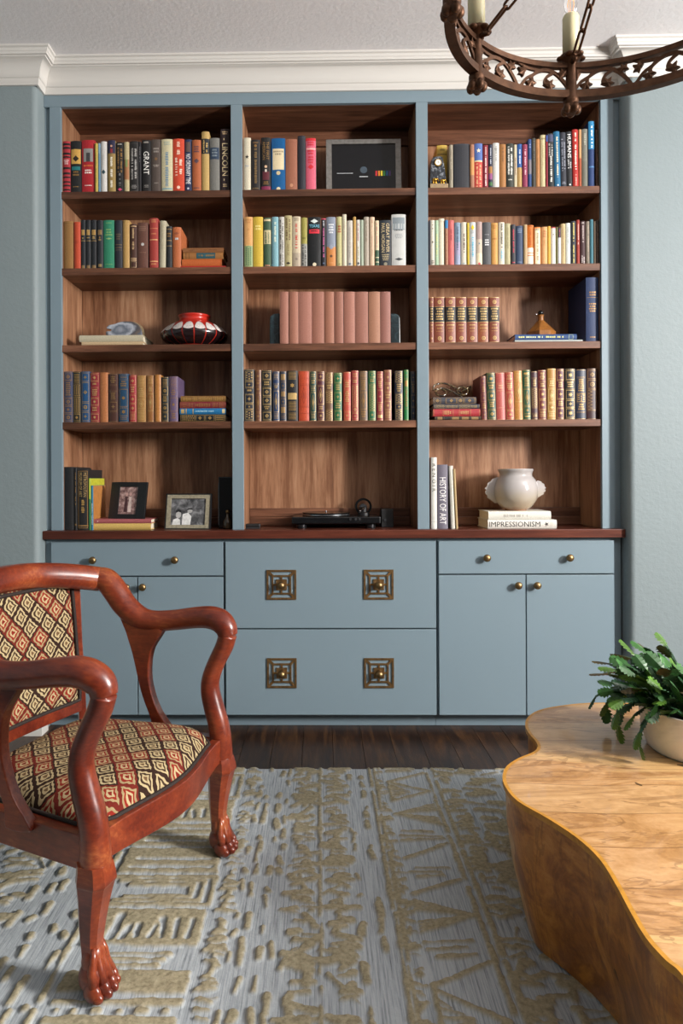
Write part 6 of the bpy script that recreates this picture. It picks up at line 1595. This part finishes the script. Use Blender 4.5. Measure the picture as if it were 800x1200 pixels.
# woolly irregular edges
def vnoise(shape, cell, seed):
    r2 = np.random.RandomState(seed); gy2, gx2 = shape[0] // cell + 3, shape[1] // cell + 3
    g = r2.rand(gy2, gx2); yy = np.arange(shape[0]) / cell; xx = np.arange(shape[1]) / cell
    i0, j0 = yy.astype(int), xx.astype(int); fy, fx = (yy - i0)[:, None], (xx - j0)[None, :]
    fy, fx = fy * fy * (3 - 2 * fy), fx * fx * (3 - 2 * fx)
    return (g[i0][:, j0] * (1 - fy) + g[i0 + 1][:, j0] * fy) * (1 - fx) + (g[i0][:, j0 + 1] * (1 - fy) + g[i0 + 1][:, j0 + 1] * fy) * fx
nz_ = vnoise(Dm.shape, 4, 1) * .6 + vnoise(Dm.shape, 9, 2) * .6 - .6
wear = vnoise(Dm.shape, 22, 7)
q = np.clip((0.003 - (Dm + nz_ * 0.009 + np.maximum(0, wear - .75) * .03)) / 0.006, 0, 1); q = q * q * (3 - 2 * q)
hz_ = 0.0075 + q * 0.0068 + (vnoise(Dm.shape, 2, 5) - .5) * (0.0006 + 0.0012 * q)
hz_[0, :] = hz_[-1, :] = 0.001; hz_[:, 0] = hz_[:, -1] = 0.001
XX, YY = np.meshgrid(gx_, gy_)
co = np.stack([XX, YY, hz_], -1).reshape(-1, 3).astype(np.float32)
idx = np.arange(nx * ny).reshape(ny, nx)
quads = np.stack([idx[:-1, :-1], idx[:-1, 1:], idx[1:, 1:], idx[1:, :-1]], -1).reshape(-1, 4).astype(np.int32)
me = bpy.data.meshes.new('rug'); me.vertices.add(len(co)); me.vertices.foreach_set('co', co.ravel())
me.loops.add(quads.size); me.loops.foreach_set('vertex_index', quads.ravel())
me.polygons.add(len(quads)); me.polygons.foreach_set('loop_start', np.arange(0, quads.size, 4, dtype=np.int32))
at = me.attributes.new('pile', 'FLOAT', 'POINT'); at.data.foreach_set('value', q.ravel().astype(np.float32))
me.polygons.foreach_set('use_smooth', np.ones(len(quads), bool))
me.update(); me.validate()
t = NT('carved_wool_rug')
an = t.n('ShaderNodeAttribute', attribute_name='pile')
streak = t.noise(t.coord('Object', (210, 6, 1)), 1.0, 4, 0.7)
ground = t.ramp(streak, [(0.28, '#5f656a'), (0.43, '#959b9f'), (0.58, '#adb3b7'), (0.75, '#a5a7a6')])
tuft = t.noise(t.coord('Object', (90, 90, 90)), 1.0, 4, 0.65)
big = t.noise(t.coord('Object'), 3.0, 3)
pile = t.mix(t.math('MULTIPLY', big, 0.5), t.ramp(tuft, [(0.3, '#716852'), (0.5, '#958b71'), (0.7, '#ada389')]), '#989079')
t.base(t.mix(an.outputs['Fac'], ground, pile)); t.bump(tuft, 0.6, 0.003)
rm = t.set(0.95, spec=0.1); me.materials.append(rm)
rug = bpy.data.objects.new('rug', me); COL.objects.link(rug)
tag(rug, 'blue-grey rug with raised tan abstract pattern on the dark floor', 'rug')

# ================================================================== CHANDELIER
IRON = m_plain('#5a3d2a', 0.5, 0.7, grain=35, amt=0.3, bump=0.3)
CHX, CHY, CHZ, CHR = 0.650, 1.396, 2.105, 0.378
cl = tag(empty('chandelier', (CHX, CHY, CHZ)), 'rusty iron ring chandelier with pierced vine band and candle lights', 'chandelier')
BH = 0.092
MB().lathe([(CHR - .013, 0), (CHR + .010, 0), (CHR + .010, .020), (CHR - .011, .020), (CHR - .013, 0)], 120).build('lower_band', IRON, cl, auto=40)
MB().lathe([(CHR - .007, BH - .013), (CHR + .007, BH - .013), (CHR + .007, BH), (CHR - .007, BH), (CHR - .007, BH - .013)], 120).build('upper_band', IRON, cl, auto=40)
# one pierced vine panel, bent to the ring; 16 of them
SEGL = 2 * math.pi * CHR / 16
def wrap(s_, z_, dr): a = s_ / CHR; return ((CHR + dr) * math.cos(a), (CHR + dr) * math.sin(a), z_)
def vine_tube(mb, pts, w):
    P = catmull(pts, 6); n = len(P); vs = []
    for i, (s_, z_) in enumerate(P):
        a = P[max(i - 1, 0)]; b = P[min(i + 1, n - 1)]; dx, dz = b[0] - a[0], b[1] - a[1]; l = math.hypot(dx, dz) or 1
        nx_, nz2 = -dz / l, dx / l; ww = w * (1.0 if i < n * .7 else 1.0 - 0.4 * (i - n * .7) / (n * .3))
        for sd, dr in ((-1, -.003), (1, -.003), (1, .003), (-1, .003)): vs.append(wrap(s_ + nx_ * ww * sd, z_ + nz2 * ww * sd, dr))
    mb.add(vs, [(i * 4 + j, i * 4 + (j + 1) % 4, (i + 1) * 4 + (j + 1) % 4, (i + 1) * 4 + j) for i in range(n - 1) for j in range(4)] + [(0, 1, 2, 3), (4 * n - 1, 4 * n - 2, 4 * n - 3, 4 * n - 4)])
def vine_leaf(mb, s_, z_, r, rot):
    P = []
    for k, q_ in enumerate((1.0, .5, .95, .55, .8, .42, .3, .42, .8, .55, .95, .5)):
        a = rot + 2 * math.pi * k / 12; P.append((s_ + r * q_ * math.cos(a), z_ + r * q_ * math.sin(a)))
    n = len(P)
    mb.add([wrap(a, b, -.0045) for a, b in P] + [wrap(a, b, .0045) for a, b in P] + [wrap(s_, z_, -.0075), wrap(s_, z_, .0075)],
           [(i, (i + 1) % n, n + (i + 1) % n, n + i) for i in range(n)] + [((i + 1) % n, i, 2 * n) for i in range(n)] + [(n + i, n + (i + 1) % n, 2 * n + 1) for i in range(n)])
mb = MB(); S1 = SEGL
vine_tube(mb, [(0.0, .016), (.018, .044), (.045, .068), (.078, .071), (.104, .056), (.112, .036)], .0042)
vine_tube(mb, [(.045, .068), (.064, .056), (.070, .040), (.058, .028)], .0036)
vine_tube(mb, [(.085, .070), (.110, .071), (.130, .074), (S1, .081)], .0034)
vine_tube(mb, [(.104, .056), (.124, .044), (.138, .026), (S1, .017)], .0036)
vine_leaf(mb, .060, .034, .019, 2.2); vine_leaf(mb, .112, .036, .018, 4.2); vine_leaf(mb, .022, .064, .017, 1.2); vine_leaf(mb, .134, .060, .017, .5)
vine_me = mb.mesh('vine_panel', IRON)
for k in range(16): inst(vine_me, 'vine_panel', cl, (0, 0, 0), (0, 0, 2 * math.pi * k / 16))
cupm = MB().lathe([(0.0001, -.036), (.010, -.038), (.018, -.032), (.022, -.022), (.016, -.014), (.019, -.008), (.019, .0), (.015, .006), (.012, BH - .004), (.016, BH + .002), (.026, BH + .010), (.030, BH + .018), (.027, BH + .018), (.020, BH + .012), (.0001, BH + .012)], 16)
for k in range(5):       # petals of the rose under each light
    a = 2 * math.pi * k / 5
    cupm.ell((.015 * math.cos(a), .015 * math.sin(a), -.026), (.011, .011, .013), 10, 6)
for k in range(6):
    a = 2 * math.pi * k / 6
    cupm.ell((.026 * math.cos(a), .026 * math.sin(a), BH + .013), (.011, .011, .006), 10, 6)
cup_me = cupm.mesh('candle_cup', IRON, True)
WAX = NT('ivory_candle'); WAX.base('#cfc69f'); WAX = WAX.set(0.45, Subsurface_Weight=0.15, Subsurface_Radius=(0.02, 0.012, 0.006))
can_me = MB().lathe([(0.0001, BH + .012), (.0205, BH + .012), (.0205, BH + .118), (.018, BH + .124), (.010, BH + .128), (.0001, BH + .128)], 24).mesh('candle', WAX, True)
BG = NT('clear_bulb_glass'); BG.base('#ffffff'); BGM = BG.set(0.02, Transmission_Weight=1.0, IOR=1.35)
blb_me = MB().lathe([(.008, BH + .126), (.015, BH + .140), (.0165, BH + .152), (.013, BH + .172), (.006, BH + .190), (.0015, BH + .200), (.0001, BH + .2005)], 20).mesh('bulb', BGM, True)
FIL = NT('warm_filament'); FIL.base('#ffb060'); FIL.b.inputs['Emission Color'].default_value = (1.0, 0.45, 0.12, 1); FIL.b.inputs['Emission Strength'].default_value = 1.2; FIL = FIL.m
fmb = MB()
for a in (0, 2.1, 4.2): fmb.tube([(.003 * math.cos(a), .003 * math.sin(a), BH + .130), (.006 * math.cos(a), .006 * math.sin(a), BH + .152), (.002 * math.cos(a), .002 * math.sin(a), BH + .174)], .0006, 5)
fil_me = fmb.mesh('filament', FIL)
# chain links
lp = [(0.008 * math.cos(t), 0, 0.008 * math.sin(t) + (0.021 if math.sin(t) >= 0 else -0.021)) for t in np.linspace(0, 2 * math.pi, 20, endpoint=False)]
link_me = MB().tube(lp, 0.0033, 6, closed=True, up=(0, 1, 0)).mesh('chain_link', IRON, True)
HUBZ = 0.30
for k in range(8):
    a = math.pi / 2 + 2 * math.pi * k / 8
    c_, s_ = math.cos(a), math.sin(a)
    inst(cup_me, 'candle_cup', cl, (CHR * c_, CHR * s_, 0)); cd = inst(can_me, 'candle', cl, (CHR * c_, CHR * s_, 0))
    bl = inst(blb_me, 'bulb', cd); inst(fil_me, 'filament', cd)
    p0 = Vector(((CHR - .034) * c_, (CHR - .034) * s_, BH + .006)); p1 = Vector((0.03 * c_, 0.03 * s_, HUBZ))
    mb = MB(); mb.tube([(CHR * c_, CHR * s_, BH - .004), ((CHR - .02) * c_, (CHR - .02) * s_, BH - .002), (p0.x, p0.y, p0.z - .012)], [.006, .005, .004], 8); mb.build('chain_hook', IRON, cl, smooth=True)
    d = (p1 - p0); nl = int(d.length / 0.050); dn = d.normalized()
    for i in range(nl):
        o = inst(link_me, 'chain_link', cl); o.rotation_mode = 'QUATERNION'
        o.rotation_quaternion = dn.to_track_quat('Z', 'Y') @ Matrix.Rotation(math.pi / 2 * (i % 2) + 0.4, 4, 'Z').to_quaternion()
        o.location = p0 + d * ((i + .5) / nl)
MB().lathe([(0.0001, -.03), (.012, -.028), (.020, -.012), (.036, 0), (.036, .012), (.014, .022), (.009, .035), (.009, CEILZ - CHZ - HUBZ - .03), (.0001, CEILZ - CHZ - HUBZ - .03)], 20, z=HUBZ).build('hub_rod', IRON, cl, auto=40)
MB().lathe([(.009, -.035), (.03, -.03), (.055, -.012), (.06, 0.0), (.0001, 0.0)], 28, z=CEILZ - CHZ).build('ceiling_canopy', IRON, cl, auto=40)
